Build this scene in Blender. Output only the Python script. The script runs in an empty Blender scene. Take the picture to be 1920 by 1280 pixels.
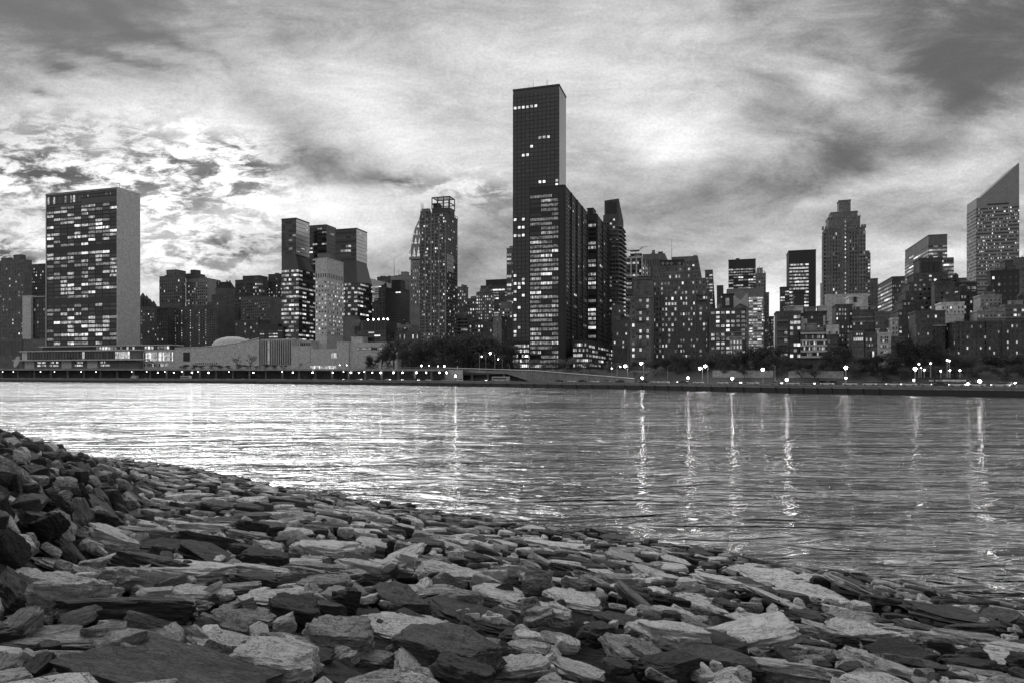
import bpy, bmesh, math, random
import numpy as np
from mathutils import Vector, Matrix, Euler, noise
random.seed(11); RNG = np.random.default_rng(5)
R = math.radians
F = 1300.0; CX = 960.0; HY = 702.0; CZ = 7.0        # focal length, principal column, horizon row (photo pixels), eye height (m)

# ---------------------------------------------------------------- camera, sky, sun, exposure
sc = bpy.context.scene
COL = sc.collection
cam = bpy.data.cameras.new('camera'); camo = bpy.data.objects.new('camera', cam); COL.objects.link(camo)
camo.location = (0, 0, CZ); camo.rotation_euler = (R(90), 0, 0)
cam.sensor_width = 36; cam.lens = 36 * F / 1920; cam.shift_y = (HY - 640) / 1920
cam.clip_start = .1; cam.clip_end = 30000
sc.camera = camo
sc.view_settings.view_transform = 'Standard'; sc.view_settings.look = 'None'
sc.view_settings.exposure = .25; sc.view_settings.gamma = 1
sc.cycles.max_bounces = 6; sc.cycles.diffuse_bounces = 2; sc.cycles.glossy_bounces = 3
sc.cycles.sample_clamp_indirect = 4; sc.cycles.use_denoising = True
sc.cycles.caustics_reflective = False; sc.cycles.caustics_refractive = False

SUN_AZ, SUN_EL = R(-30), R(42)
world = bpy.data.worlds.new('World'); sc.world = world; world.use_nodes = True
def build_sky():
    nt = world.node_tree; nt.nodes.clear(); N = nt.nodes.new; L = nt.links.new
    def val(x, sock):
        if isinstance(x, (int, float)): sock.default_value = x
        else: L(x, sock)
    def m(op, a, b=0.0, c=0.0, clamp=False):
        n = N('ShaderNodeMath'); n.operation = op; n.use_clamp = clamp
        val(a, n.inputs[0]); val(b, n.inputs[1]); val(c, n.inputs[2]); return n.outputs[0]
    tc = N('ShaderNodeTexCoord'); sep = N('ShaderNodeSeparateXYZ'); L(tc.outputs['Generated'], sep.inputs[0])
    x, y, z = sep.outputs
    yy = m('MAXIMUM', y, .25)
    gx = m('DIVIDE', x, yy); gz = m('DIVIDE', z, yy)
    zz = m('ADD', m('MAXIMUM', z, 0), .06)
    cxp = m('DIVIDE', x, zz); cyp = m('DIVIDE', y, zz)
    def comb(a, b, c=0.0):
        n = N('ShaderNodeCombineXYZ'); val(a, n.inputs[0]); val(b, n.inputs[1]); val(c, n.inputs[2]); return n.outputs[0]
    def nz(vec, scale, detail=5, rough=.55, dist=0.0, sx=1, sy=1, rot=0, w=0):
        mp = N('ShaderNodeMapping'); L(vec, mp.inputs['Vector'])
        mp.inputs['Scale'].default_value = (sx, sy, 1); mp.inputs['Rotation'].default_value = (0, 0, rot); mp.inputs['Location'].default_value = (w, w * .7, w * 1.3)
        n = N('ShaderNodeTexNoise'); L(mp.outputs[0], n.inputs['Vector']); n.inputs['Scale'].default_value = scale
        n.inputs['Detail'].default_value = detail; n.inputs['Roughness'].default_value = rough; n.inputs['Distortion'].default_value = dist
        return n
    g = comb(gx, gz); P = comb(cxp, cyp)
    # ragged outlines: cloud masses are looked up through a turbulent offset
    wn = nz(g, 2.6, 6, .6, .4, sx=1, sy=1.6)
    off = N('ShaderNodeVectorMath'); off.operation = 'SUBTRACT'; L(wn.outputs['Color'], off.inputs[0]); off.inputs[1].default_value = (.5, .5, .5)
    sca = N('ShaderNodeVectorMath'); sca.operation = 'MULTIPLY'; L(off.outputs[0], sca.inputs[0]); sca.inputs[1].default_value = (.34, .20, 0)
    add = N('ShaderNodeVectorMath'); add.operation = 'ADD'; L(g, add.inputs[0]); L(sca.outputs[0], add.inputs[1]); gw = add.outputs[0]
    def blob(px, py, sx, sy, amp, rot=0, vec=None):
        mp = N('ShaderNodeMapping'); mp.vector_type = 'TEXTURE'; L(vec or gw, mp.inputs['Vector'])
        mp.inputs['Location'].default_value = ((px - CX) / F, (HY - py) / F, 0)
        mp.inputs['Rotation'].default_value = (0, 0, R(rot)); mp.inputs['Scale'].default_value = (sx / F * 1.414, sy / F * 1.414, 1)
        d = N('ShaderNodeVectorMath'); d.operation = 'DOT_PRODUCT'; L(mp.outputs[0], d.inputs[0]); L(mp.outputs[0], d.inputs[1])
        e = m('EXPONENT', m('MULTIPLY', d.outputs['Value'], -1))
        return m('MULTIPLY', e, amp) if amp != 1 else e
    acc = .45
    for b in SKY_BLOBS: acc = m('ADD', acc, blob(*b))
    # long cirrus streaks drifting away from the viewer, finer mottling low on the left
    s1 = nz(P, .55, 6, .6, .6, sx=3.2, sy=.55, rot=R(12), w=SKY_W)
    s2 = nz(g, 4.5, 8, .68, .4, sx=1, sy=2.8, rot=R(26), w=3)
    s3 = nz(g, 21, 7, .66, .3, sx=1, sy=2.6, w=7)
    acc = m('ADD', acc, m('MULTIPLY', m('SUBTRACT', s1.outputs['Fac'], .5), .46))
    acc = m('ADD', acc, m('MULTIPLY', m('SUBTRACT', s2.outputs['Fac'], .5), .95))
    acc = m('SMOOTH_MIN', acc, .93, .2)
    acc = m('SMOOTH_MAX', acc, .08, .25)
    dap = m('MULTIPLY', m('SUBTRACT', s3.outputs['Fac'], .47), 6.0)
    dap = m('SMOOTH_MIN', m('SMOOTH_MAX', dap, -.15, .15), .58, .35)
    mask = m('ADD', m('ADD', blob(120, 335, 190, 56, 1, -5), blob(390, 360, 90, 50, 1)), m('ADD', blob(870, 370, 90, 35, .5), blob(40, 480, 90, 26, .9)))
    mask = m('ADD', mask, blob(420, 475, 120, 30, .6))
    acc = m('SUBTRACT', acc, m('MULTIPLY', m('MULTIPLY', dap, m('MINIMUM', mask, 1)), 1.2))
    s4 = nz(g, 190, 3, .8, 0, sx=1, sy=1.3, w=2)
    acc = m('MULTIPLY', acc, m('MULTIPLY_ADD', s4.outputs['Fac'], .6, .7))
    # sky behind the viewer raised above the sky ahead, as added fill on facades
    fr = N('ShaderNodeMapRange'); fr.interpolation_type = 'SMOOTHSTEP'; L(y, fr.inputs[0])
    fr.inputs[1].default_value = -.35; fr.inputs[2].default_value = .38; fr.inputs[3].default_value = 1.15; fr.inputs[4].default_value = 1
    acc = m('MULTIPLY', acc, fr.outputs[0])
    up = N('ShaderNodeMapRange'); L(z, up.inputs[0]); up.inputs[1].default_value = .42; up.inputs[2].default_value = .72; up.inputs[3].default_value = 1; up.inputs[4].default_value = SKY_ZEN
    acc = m('MULTIPLY', acc, up.outputs[0])
    acc = m('MINIMUM', m('SMOOTH_MAX', acc, .06, .2), 1.1)
    sky = N('ShaderNodeTexSky'); sky.sky_type = 'NISHITA'; sky.sun_disc = False
    sky.sun_elevation = SUN_EL; sky.sun_rotation = SUN_AZ; sky.air_density = 1; sky.dust_density = 3
    bw = N('ShaderNodeRGBToBW'); L(sky.outputs[0], bw.inputs[0])
    tot = m('ADD', m('MULTIPLY', acc, 10 * .97), m('MULTIPLY', bw.outputs[0], .03))
    bg = N('ShaderNodeBackground'); L(tot, bg.inputs['Color']); bg.inputs['Strength'].default_value = .1
    out = N('ShaderNodeOutputWorld'); L(bg.outputs[0], out.inputs['Surface'])
SKY_W = 4.3
SKY_ZEN = .36
SKY_BLOBS = [  # column, row, half width, half height, luminance, slope of one cloud mass (row/column of the direction it lies in)
 (-30, -20, 250, 150, -.46, 0), (500, -40, 260, 60, -.16, 0), (230, 235, 230, 80, .26, -12), (370, 430, 150, 70, .40, 0), (60, 400, 130, 60, .12, 0), (130, 330, 170, 60, .10, 0),
 (560, 265, 110, 42, -.20, -35), (625, 322, 90, 34, -.27, -24), (745, 350, 34, 14, -.30, 0), (720, 235, 160, 60, .18, -30),
 (620, 400, 190, 40, .28, 0), (1235, 275, 95, 60, .30, -20), (1050, 190, 60, 70, .06, 0), (1440, 225, 130, 34, -.16, -38), (1390, 360, 230, 52, -.27, 14),
 (1510, 165, 85, 46, .20, 30), (1620, 60, 200, 50, -.07, -8), (1930, -10, 210, 160, -.42, 0), (1800, 160, 60, 130, -.16, 30), (1870, 265, 90, 40, .26, 25),
 (1680, 350, 110, 26, .20, 10), (900, 455, 90, 60, -.16, 0), (1790, 480, 100, 20, .34, 0), (1450, 560, 90, 60, .36, 0), (1520, 400, 70, 18, .16, 10),
 (120, 122, 24, 12, -.30, -20), (80, 178, 18, 8, -.26, -20), (270, 55, 130, 11, -.18, -33), (225, 108, 100, 8, -.15, -22), (1260, 420, 220, 60, -.06, 0),
 (1100, 60, 160, 90, .12, 0), (480, 470, 60, 16, -.26, 0), (300, 480, 60, 12, -.22, 0), (1560, 500, 330, 70, .07, 0), (760, 480, 80, 26, -.14, 0), (960, 330, 60, 40, .08, 0)]
build_sky()
sl = bpy.data.lights.new('sun', 'SUN'); so = bpy.data.objects.new('sun', sl); COL.objects.link(so)
sl.energy = 1.35; sl.angle = R(34); sl.color = (1, 1, 1)
sd = Vector((math.sin(SUN_AZ) * math.cos(SUN_EL), math.cos(SUN_AZ) * math.cos(SUN_EL), math.sin(SUN_EL)))
so.rotation_euler = (-sd).to_track_quat('-Z', 'Y').to_euler()

# ---------------------------------------------------------------- materials
def newmat(name):
    mt = bpy.data.materials.new(name); mt.use_nodes = True; nt = mt.node_tree
    return mt, nt, nt.nodes['Principled BSDF']
def surf(name, g, rough=.8, var=.25, scale=.15, bump=0, bscale=2., metal=0, stretch=(1, 1, 1), fine=0, objcolor=False):
    """grey procedural surface with worn, uneven tone"""
    mt, nt, b = newmat(name); N = nt.nodes.new; L = nt.links.new
    geo = N('ShaderNodeNewGeometry'); mp = N('ShaderNodeMapping'); L(geo.outputs['Position'], mp.inputs[0]); mp.inputs['Scale'].default_value = stretch
    n1 = N('ShaderNodeTexNoise'); L(mp.outputs[0], n1.inputs[0]); n1.inputs['Scale'].default_value = scale; n1.inputs['Detail'].default_value = 6; n1.inputs['Roughness'].default_value = .65
    r = N('ShaderNodeMapRange'); L(n1.outputs['Fac'], r.inputs[0]); r.inputs[1].default_value = .3; r.inputs[2].default_value = .7
    r.inputs[3].default_value = g * (1 - var); r.inputs[4].default_value = g * (1 + var)
    src = r.outputs[0]
    if fine:
        n2 = N('ShaderNodeTexNoise'); L(mp.outputs[0], n2.inputs[0]); n2.inputs['Scale'].default_value = .75; n2.inputs['Detail'].default_value = 5; n2.inputs['Roughness'].default_value = .7
        mm = N('ShaderNodeMath'); mm.operation = 'MULTIPLY_ADD'; L(n2.outputs['Fac'], mm.inputs[0]); mm.inputs[1].default_value = fine * 9; mm.inputs[2].default_value = 1 - fine * 4.5; mm.use_clamp = False
        m2 = N('ShaderNodeMath'); m2.operation = 'MULTIPLY'; L(src, m2.inputs[0]); L(mm.outputs[0], m2.inputs[1]); src = m2.outputs[0]
    L(src, b.inputs['Base Color']); b.inputs['Roughness'].default_value = rough; b.inputs['Metallic'].default_value = metal
    if bump:
        n3 = N('ShaderNodeTexNoise'); L(mp.outputs[0], n3.inputs[0]); n3.inputs['Scale'].default_value = bscale; n3.inputs['Detail'].default_value = 5
        bp = N('ShaderNodeBump'); L(n3.outputs['Fac'], bp.inputs['Height']); bp.inputs['Strength'].default_value = bump; bp.inputs['Distance'].default_value = .3
        L(bp.outputs[0], b.inputs['Normal'])
    return mt
def emis(name, e, var=.5, scale=.5):
    mt, nt, b = newmat(name); N = nt.nodes.new; L = nt.links.new
    b.inputs['Base Color'].default_value = (.05, .05, .05, 1); b.inputs['Roughness'].default_value = .3
    geo = N('ShaderNodeNewGeometry'); n1 = N('ShaderNodeTexNoise'); L(geo.outputs['Position'], n1.inputs[0]); n1.inputs['Scale'].default_value = scale; n1.inputs['Detail'].default_value = 2
    r = N('ShaderNodeMapRange'); L(n1.outputs['Fac'], r.inputs[0]); r.inputs[1].default_value = .35; r.inputs[2].default_value = .65
    r.inputs[3].default_value = e * (1 - var); r.inputs[4].default_value = e * (1 + var)
    b.inputs['Emission Color'].default_value = (1, 1, 1, 1); L(r.outputs[0], b.inputs['Emission Strength'])
    mt.cycles.emission_sampling = 'NONE'
    return mt
def plain(name, g, rough=.5, metal=0, spec=.5):
    mt, nt, b = newmat(name); b.inputs['Base Color'].default_value = (g, g, g, 1); b.inputs['Roughness'].default_value = rough
    b.inputs['Metallic'].default_value = metal; b.inputs['Specular IOR Level'].default_value = spec; return mt
GLASS_A = plain('dark_window_glass', .015, .08); GLASS_B = plain('dull_window_glass', .08, .25)
LIT = [emis('window_light_dim', .14, .75), emis('window_light_mid', .38, .6), emis('window_light_full', .85, .45)]
PANES = [GLASS_A, GLASS_B] + LIT
W = dict(
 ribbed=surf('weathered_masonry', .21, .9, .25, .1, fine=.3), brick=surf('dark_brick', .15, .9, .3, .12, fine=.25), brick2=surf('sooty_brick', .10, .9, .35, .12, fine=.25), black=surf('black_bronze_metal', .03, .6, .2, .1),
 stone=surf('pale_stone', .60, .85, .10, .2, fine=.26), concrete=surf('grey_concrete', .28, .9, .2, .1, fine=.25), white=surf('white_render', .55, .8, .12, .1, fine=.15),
 mid=surf('mid_grey_masonry', .17, .9, .25, .1, fine=.25), alu=surf('brushed_aluminium', .27, .6, .12, .1, fine=.15), dglass=surf('tinted_curtain_glass', .045, .14, .3, .05),
 pglass=surf('reflective_curtain_glass', .55, .25, .12, .05, metal=.7), steel=surf('dark_steel', .06, .5, .2, .5, metal=.5), roof=surf('roof_felt', .06, .95, .3, .2))

# ---------------------------------------------------------------- mesh helpers
class MB:
    def __init__(s): s.v = []; s.f = []; s.m = []
    def box(s, x0, x1, y0, y1, z0, z1, mi=0):
        b = len(s.v)
        s.v += [(x0, y0, z0), (x1, y0, z0), (x1, y1, z0), (x0, y1, z0), (x0, y0, z1), (x1, y0, z1), (x1, y1, z1), (x0, y1, z1)]
        s.f += [(b, b+3, b+2, b+1), (b+4, b+5, b+6, b+7), (b, b+1, b+5, b+4), (b+1, b+2, b+6, b+5), (b+2, b+3, b+7, b+6), (b+3, b, b+4, b+7)]
        s.m += [mi] * 6; return s
    def prism(s, pts, z0, z1, mi=0, top=None):
        """pts: plan outline (counter-clockwise); z1 one height or one per corner; top: other outline on top"""
        b = len(s.v); n = len(pts); zt = z1 if hasattr(z1, '__len__') else [z1] * n; tp = top or pts
        s.v += [(p[0], p[1], z0) for p in pts] + [(tp[i][0], tp[i][1], zt[i]) for i in range(n)]
        s.f += [tuple(range(b + n - 1, b - 1, -1)), tuple(range(b + n, b + 2 * n))] + [(b + i, b + (i + 1) % n, b + n + (i + 1) % n, b + n + i) for i in range(n)]
        s.m += [mi] * (n + 2); return s
    def tube(s, a, b_, r0, r1=None, n=6, mi=0):
        a = Vector(a); b_ = Vector(b_); r1 = r0 if r1 is None else r1
        d = (b_ - a).normalized(); q = Vector((0, 0, 1)) if abs(d.z) < .9 else Vector((1, 0, 0)); u = d.cross(q).normalized(); w = d.cross(u)
        b = len(s.v)
        for c, r in ((a, r0), (b_, r1)):
            for i in range(n):
                t = 2 * math.pi * i / n; s.v.append(tuple(c + u * (r * math.cos(t)) + w * (r * math.sin(t))))
        s.f += [(b + i, b + (i + 1) % n, b + n + (i + 1) % n, b + n + i) for i in range(n)] + [tuple(range(b + n - 1, b - 1, -1)), tuple(range(b + n, b + 2 * n))]
        s.m += [mi] * (n + 2); return s
    def ball(s, c, r, nu=8, nv=5, sz=1, mi=0):
        b = len(s.v); s.v.append((c[0], c[1], c[2] - r * sz))
        for j in range(1, nv):
            t = math.pi * j / nv - math.pi / 2
            for i in range(nu):
                p = 2 * math.pi * i / nu; s.v.append((c[0] + r * math.cos(t) * math.cos(p), c[1] + r * math.cos(t) * math.sin(p), c[2] + r * sz * math.sin(t)))
        s.v.append((c[0], c[1], c[2] + r * sz)); e = len(s.v) - 1; k = 0
        for i in range(nu): s.f.append((b, b + 1 + (i + 1) % nu, b + 1 + i)); k += 1
        for j in range(nv - 2):
            for i in range(nu):
                q = b + 1 + j * nu; s.f.append((q + i, q + (i + 1) % nu, q + nu + (i + 1) % nu, q + nu + i)); k += 1
        q = b + 1 + (nv - 2) * nu
        for i in range(nu): s.f.append((q + i, q + (i + 1) % nu, e)); k += 1
        s.m += [mi] * k; return s
    def mesh(s, name, mats, smooth=False):
        me = bpy.data.meshes.new(name); me.from_pydata(s.v, [], s.f)
        for m in (mats if isinstance(mats, (list, tuple)) else [mats]): me.materials.append(m)
        me.polygons.foreach_set('material_index', s.m)
        if smooth: me.polygons.foreach_set('use_smooth', [True] * len(s.f))
        me.update(); return me
    def build(s, name, mats, parent=None, smooth=False):
        return link(name, s.mesh(name, mats, smooth), parent)
def link(name, me, parent=None, loc=None):
    o = bpy.data.objects.new(name, me); COL.objects.link(o)
    if parent is not None: o.parent = parent
    if loc is not None: o.location = loc
    return o
def tag(o, label=None, cat=None, group=None, kind=None):
    if label: o['label'] = label
    if cat: o['category'] = cat
    if group: o['group'] = group
    if kind: o['kind'] = kind
    return o
def empty(name, loc, rz=0):
    o = bpy.data.objects.new(name, None); COL.objects.link(o); o.location = loc; o.rotation_euler = (0, 0, rz); o.empty_display_size = .5; return o
def pt(px, py, Y): return Vector(((px - CX) / F * Y, Y, CZ + (HY - py) / F * Y))
ORD = 'first second third fourth fifth sixth seventh eighth ninth tenth eleventh twelfth thirteenth fourteenth fifteenth sixteenth seventeenth eighteenth nineteenth twentieth'.split()
ORD += ['twenty-' + w for w in ORD[:9]] + ['thirtieth'] + ['thirty-' + w for w in ORD[:9]] + ['fortieth'] + ['forty-' + w for w in ORD[:9]] + ['fiftieth']

# ---------------------------------------------------------------- far shore line (water's edge, from the photograph's rows) and ground
SH = [(-900, 712.0), (-500, 713.5), (-200, 714.5), (0, 715.2), (240, 716.8), (480, 718.6), (720, 721.6), (960, 725.2), (1200, 730), (1440, 735.5), (1680, 740.2), (1920, 744.5), (2200, 749), (2600, 756)]
SHP = [Vector(((px - CX) / F * (CZ * F / (py - HY)), CZ * F / (py - HY), 0)) for px, py in SH]
def shore(px):
    """depth of the far water's edge seen in photo column px"""
    for (a, ya), (b, yb) in zip(SH, SH[1:]):
        if a <= px <= b: return CZ * F / (ya + (yb - ya) * (px - a) / (b - a) - HY)
def shore_n():
    out = []
    for i in range(len(SHP)):
        a = SHP[max(0, i - 1)]; b = SHP[min(len(SHP) - 1, i + 1)]; d = (b - a).normalized(); out.append(Vector((-d.y, d.x, 0)))
    return out
SHN = shore_n()
def inland(i, off, z): p = SHP[i] + SHN[i] * off; return Vector((p.x, p.y, z))
def strip(name, rows, mat, lo=0, hi=None, label=None, kind='structure', thick=None):
    """sheet following the shore: rows = [(offset inland, height)], height may be a function of photo column"""
    hi = hi or len(SHP); v = []; f = []
    for i in range(lo, hi):
        for off, z in rows:
            zz = z(SH[i][0]) if callable(z) else z; v.append(tuple(inland(i, off, zz)))
    n = len(rows)
    for i in range(hi - lo - 1):
        for j in range(n - 1): a = i * n + j; f.append((a, a + n, a + n + 1, a + 1))
    me = bpy.data.meshes.new(name); me.from_pydata(v, [], f); me.materials.append(mat); me.update()
    o = link(name, me); tag(o, label, kind=kind); return o
def up(z0, z1): return lambda px: z0 + (z1 - z0) * min(1, max(0, (1700 - px) / 900))
# ---------------------------------------------------------------- near bank: surface of the rock embankment
def plane_z(X, Y): return .22 * (25.8 - .6 * X - .8 * Y)
MR = [(-7.0, 4.0), (-9.3, 9.0), (-11.5, 14.5), (-14.5, 21.0), (-19.0, 30.0)]   # crest of the tumbled heap on the left
def seg_d(X, Y):
    best = 1e9; bt = 0
    for k in range(len(MR) - 1):
        ax, ay = MR[k]; bx, by = MR[k + 1]; t = max(0, min(1, ((X - ax) * (bx - ax) + (Y - ay) * (by - ay)) / ((bx - ax) ** 2 + (by - ay) ** 2)))
        d = math.hypot(X - ax - t * (bx - ax), Y - ay - t * (by - ay))
        if d < best: best = d; bt = k + t
    return best, bt
def heap(X, Y):
    d, t = seg_d(X, Y)
    side = (X - (-9.3)) * .97 + (Y - 9) * .40          # water side falls off, land side stays a terrace
    h = 1.75 * max(0, 1 - t / 4) ** .75
    wd = 3.6
    if X < -9.3 - (Y - 9) * .46: wd = 7
    return h * max(0, 1 - (d / wd) ** 2)
def bank_z(X, Y):
    return plane_z(X, Y) + heap(X, Y) + .10 * math.sin(X * .9 + 1) * math.cos(Y * .7) + .12 * math.sin(X * .37 + Y * .21)
def hit(px, py):
    kx = (px - CX) / F; kz = (py - HY) / F; Y = 2.5
    while Y < 90:
        if CZ - kz * Y <= bank_z(kx * Y, Y): break
        Y += .05
    return kx * Y, Y
# rock material: tone comes from each stone's own colour
def rockmat():
    mt, nt, b = newmat('schist_rock'); N = nt.nodes.new; L = nt.links.new
    def m(op, a, bb=0., c=0.):
        n = N('ShaderNodeMath'); n.operation = op
        for k, v in enumerate((a, bb, c)):
            if isinstance(v, (int, float)): n.inputs[k].default_value = v
            else: L(v, n.inputs[k])
        return n.outputs[0]
    def noi(vec, sc_, det, rg, dist=0):
        n = N('ShaderNodeTexNoise'); L(vec, n.inputs[0]); n.inputs['Scale'].default_value = sc_; n.inputs['Detail'].default_value = det; n.inputs['Roughness'].default_value = rg; n.inputs['Distortion'].default_value = dist; return n.outputs['Fac']
    tc = N('ShaderNodeTexCoord'); mp = N('ShaderNodeMapping'); L(tc.outputs['Object'], mp.inputs[0]); mp.inputs['Scale'].default_value = (1, 1.3, 3)
    oi = N('ShaderNodeObjectInfo'); at = N('ShaderNodeAttribute'); at.attribute_name = 'tone'
    rnd = N('ShaderNodeVectorMath'); rnd.operation = 'ADD'; L(mp.outputs[0], rnd.inputs[0])
    cmb = N('ShaderNodeCombineXYZ'); L(m('MULTIPLY', oi.outputs['Random'], 40), cmb.inputs[0]); L(cmb.outputs[0], rnd.inputs[1]); V = rnd.outputs[0]
    big = noi(V, 2.6, 9, .72, .7); grain = noi(V, 22, 5, .75); vein = noi(V, 3.5, 4, .6, 1.6)
    ocol = N('ShaderNodeSeparateColor'); L(oi.outputs['Color'], ocol.inputs[0])
    tone = m('MULTIPLY', ocol.outputs[0], at.outputs['Fac'])
    k = m('MAXIMUM', m('MULTIPLY_ADD', big, 3.6, -.85), .18); k = m('MULTIPLY', k, m('MULTIPLY_ADD', grain, 2.2, -.1))
    vv = m('MULTIPLY', m('MAXIMUM', m('SUBTRACT', .035, m('ABSOLUTE', m('SUBTRACT', vein, .5))), 0), 14)
    k = m('ADD', k, m('MULTIPLY', vv, .9))
    crk = noi(V, 4.5, 5, .65, 1.2); cd = m('MINIMUM', m('MAXIMUM', m('MULTIPLY', m('ABSOLUTE', m('SUBTRACT', crk, .47)), 40), .22), 1)
    pit = m('MINIMUM', m('MAXIMUM', m('MULTIPLY', m('SUBTRACT', noi(V, 60, 3, .6), .36), 14), .35), 1)
    col = m('MULTIPLY', m('MULTIPLY', tone, k), m('MULTIPLY', cd, pit))
    geo = N('ShaderNodeNewGeometry'); sp = N('ShaderNodeSeparateXYZ'); L(geo.outputs['Position'], sp.inputs[0])
    wet = N('ShaderNodeMapRange'); wet.interpolation_type = 'SMOOTHSTEP'; L(sp.outputs[2], wet.inputs[0]); wet.inputs[1].default_value = .4; wet.inputs[2].default_value = 1.6; wet.inputs[3].default_value = .25; wet.inputs[4].default_value = 1
    L(m('MINIMUM', m('MULTIPLY', col, wet.outputs[0]), .8), b.inputs['Base Color'])
    L(m('MULTIPLY_ADD', wet.outputs[0], .5, .28), b.inputs['Roughness'])
    bp = N('ShaderNodeBump'); bp.inputs['Strength'].default_value = 1; bp.inputs['Distance'].default_value = .09
    L(m('ADD', m('ADD', m('MULTIPLY', big, 1.3), m('MULTIPLY', cd, .12)), m('MULTIPLY', grain, .4)), bp.inputs['Height']); L(bp.outputs[0], b.inputs['Normal'])
    return mt
ROCK = rockmat()
def rock_variant(seed, kind, sub):
    """angular riprap stone inside a unit box; kind: slab / block / wedge / plank"""
    r = random.Random(seed); bm = bmesh.new()
    n = {'slab': 9, 'block': 8, 'wedge': 7, 'plank': 8}[kind]; pts = []
    for i in range(n):
        a = 2 * math.pi * (i + r.uniform(-.3, .3)) / n; rad = r.uniform(.78, 1.05)
        ex = .5 if kind in ('slab', 'wedge') else .42
        cx = math.copysign(abs(math.cos(a)) ** (.75 if kind != 'plank' else .45), math.cos(a)) * .5 * rad; cy = math.copysign(abs(math.sin(a)) ** .8, math.sin(a)) * .5 * rad
        top = .5 - r.uniform(0, .22); ti = r.uniform(.80, .97); bi = r.uniform(.75, .98)
        if kind == 'wedge': top = .5 - (cx + .5) * .7 * r.uniform(.7, 1)
        pts += [(cx * ti, cy * ti, top), (cx * bi, cy * bi, -.5 + r.uniform(0, .3)), (cx, cy, r.uniform(-.15, .2))]
    for p in pts: bm.verts.new(p)
    h = bmesh.ops.convex_hull(bm, input=bm.verts)
    bmesh.ops.delete(bm, geom=[g for g in h['geom_interior'] if isinstance(g, bmesh.types.BMVert)], context='VERTS')
    bmesh.ops.dissolve_limit(bm, angle_limit=R(9), verts=bm.verts, edges=bm.edges)
    if sub:
        bmesh.ops.bevel(bm, geom=list(bm.edges), offset=.022, segments=2, affect='EDGES', profile=.6, clamp_overlap=True)
        bmesh.ops.triangulate(bm, faces=bm.faces)
        for _ in range(sub + 1):
            long = [e for e in bm.edges if e.calc_length() > .085]
            bmesh.ops.subdivide_edges(bm, edges=long, cuts=1, use_grid_fill=True)
            bmesh.ops.triangulate(bm, faces=bm.faces)
        off = Vector((seed * 3.1, 0, 0))
        for v in bm.verts:
            p = Vector((v.co.x * 2.2, v.co.y * 3.2, v.co.z * 5)) + off
            d = noise.fractal(p, .8, 2, 4) * .065 + noise.fractal(p * 3.2, .9, 2, 3) * .03
            lay = math.floor((v.co.z + noise.noise(p * .5) * .1) * 7) / 7 - v.co.z
            nrm = v.co.normalized(); v.co += nrm * d; side = 1 - min(1, abs(v.co.z) * 1.6)
            v.co.x += nrm.x * lay * .16 * side; v.co.y += nrm.y * lay * .16 * side
    bm.normal_update()
    return bm
def bm_mesh(bm, name, smooth_deg=None):
    me = bpy.data.meshes.new(name); bm.to_mesh(me); me.materials.append(ROCK)
    at = me.attributes.new('tone', 'FLOAT', 'FACE'); at.data.foreach_set('value', [1.0] * len(me.polygons))
    if smooth_deg:
        me.polygons.foreach_set('use_smooth', [True] * len(me.polygons)); me.set_sharp_from_angle(angle=R(smooth_deg))
    bm.free(); return me
KINDS = ['slab', 'slab', 'slab', 'block', 'wedge', 'plank']
HI = {k: [bm_mesh(rock_variant(100 + i * 7 + j * 31, k, 3), 'rock', 30) for i in range(5)] for j, k in enumerate(['slab', 'block', 'wedge', 'plank'])}
LO = []
for i in range(16):
    bm = rock_variant(500 + i, KINDS[i % 6], 0); bmesh.ops.bevel(bm, geom=list(bm.edges), offset=.03, segments=1, affect='EDGES', clamp_overlap=True)
    bmesh.ops.triangulate(bm, faces=bm.faces)
    for v in bm.verts: v.co += v.co.normalized() * noise.fractal(v.co * 5 + Vector((i * 9, 0, 0)), .8, 2, 3) * .04
    LO.append((np.array([v.co[:] for v in bm.verts]), np.array([[v.index for v in f.verts] for f in bm.faces]))); bm.free()
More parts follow.
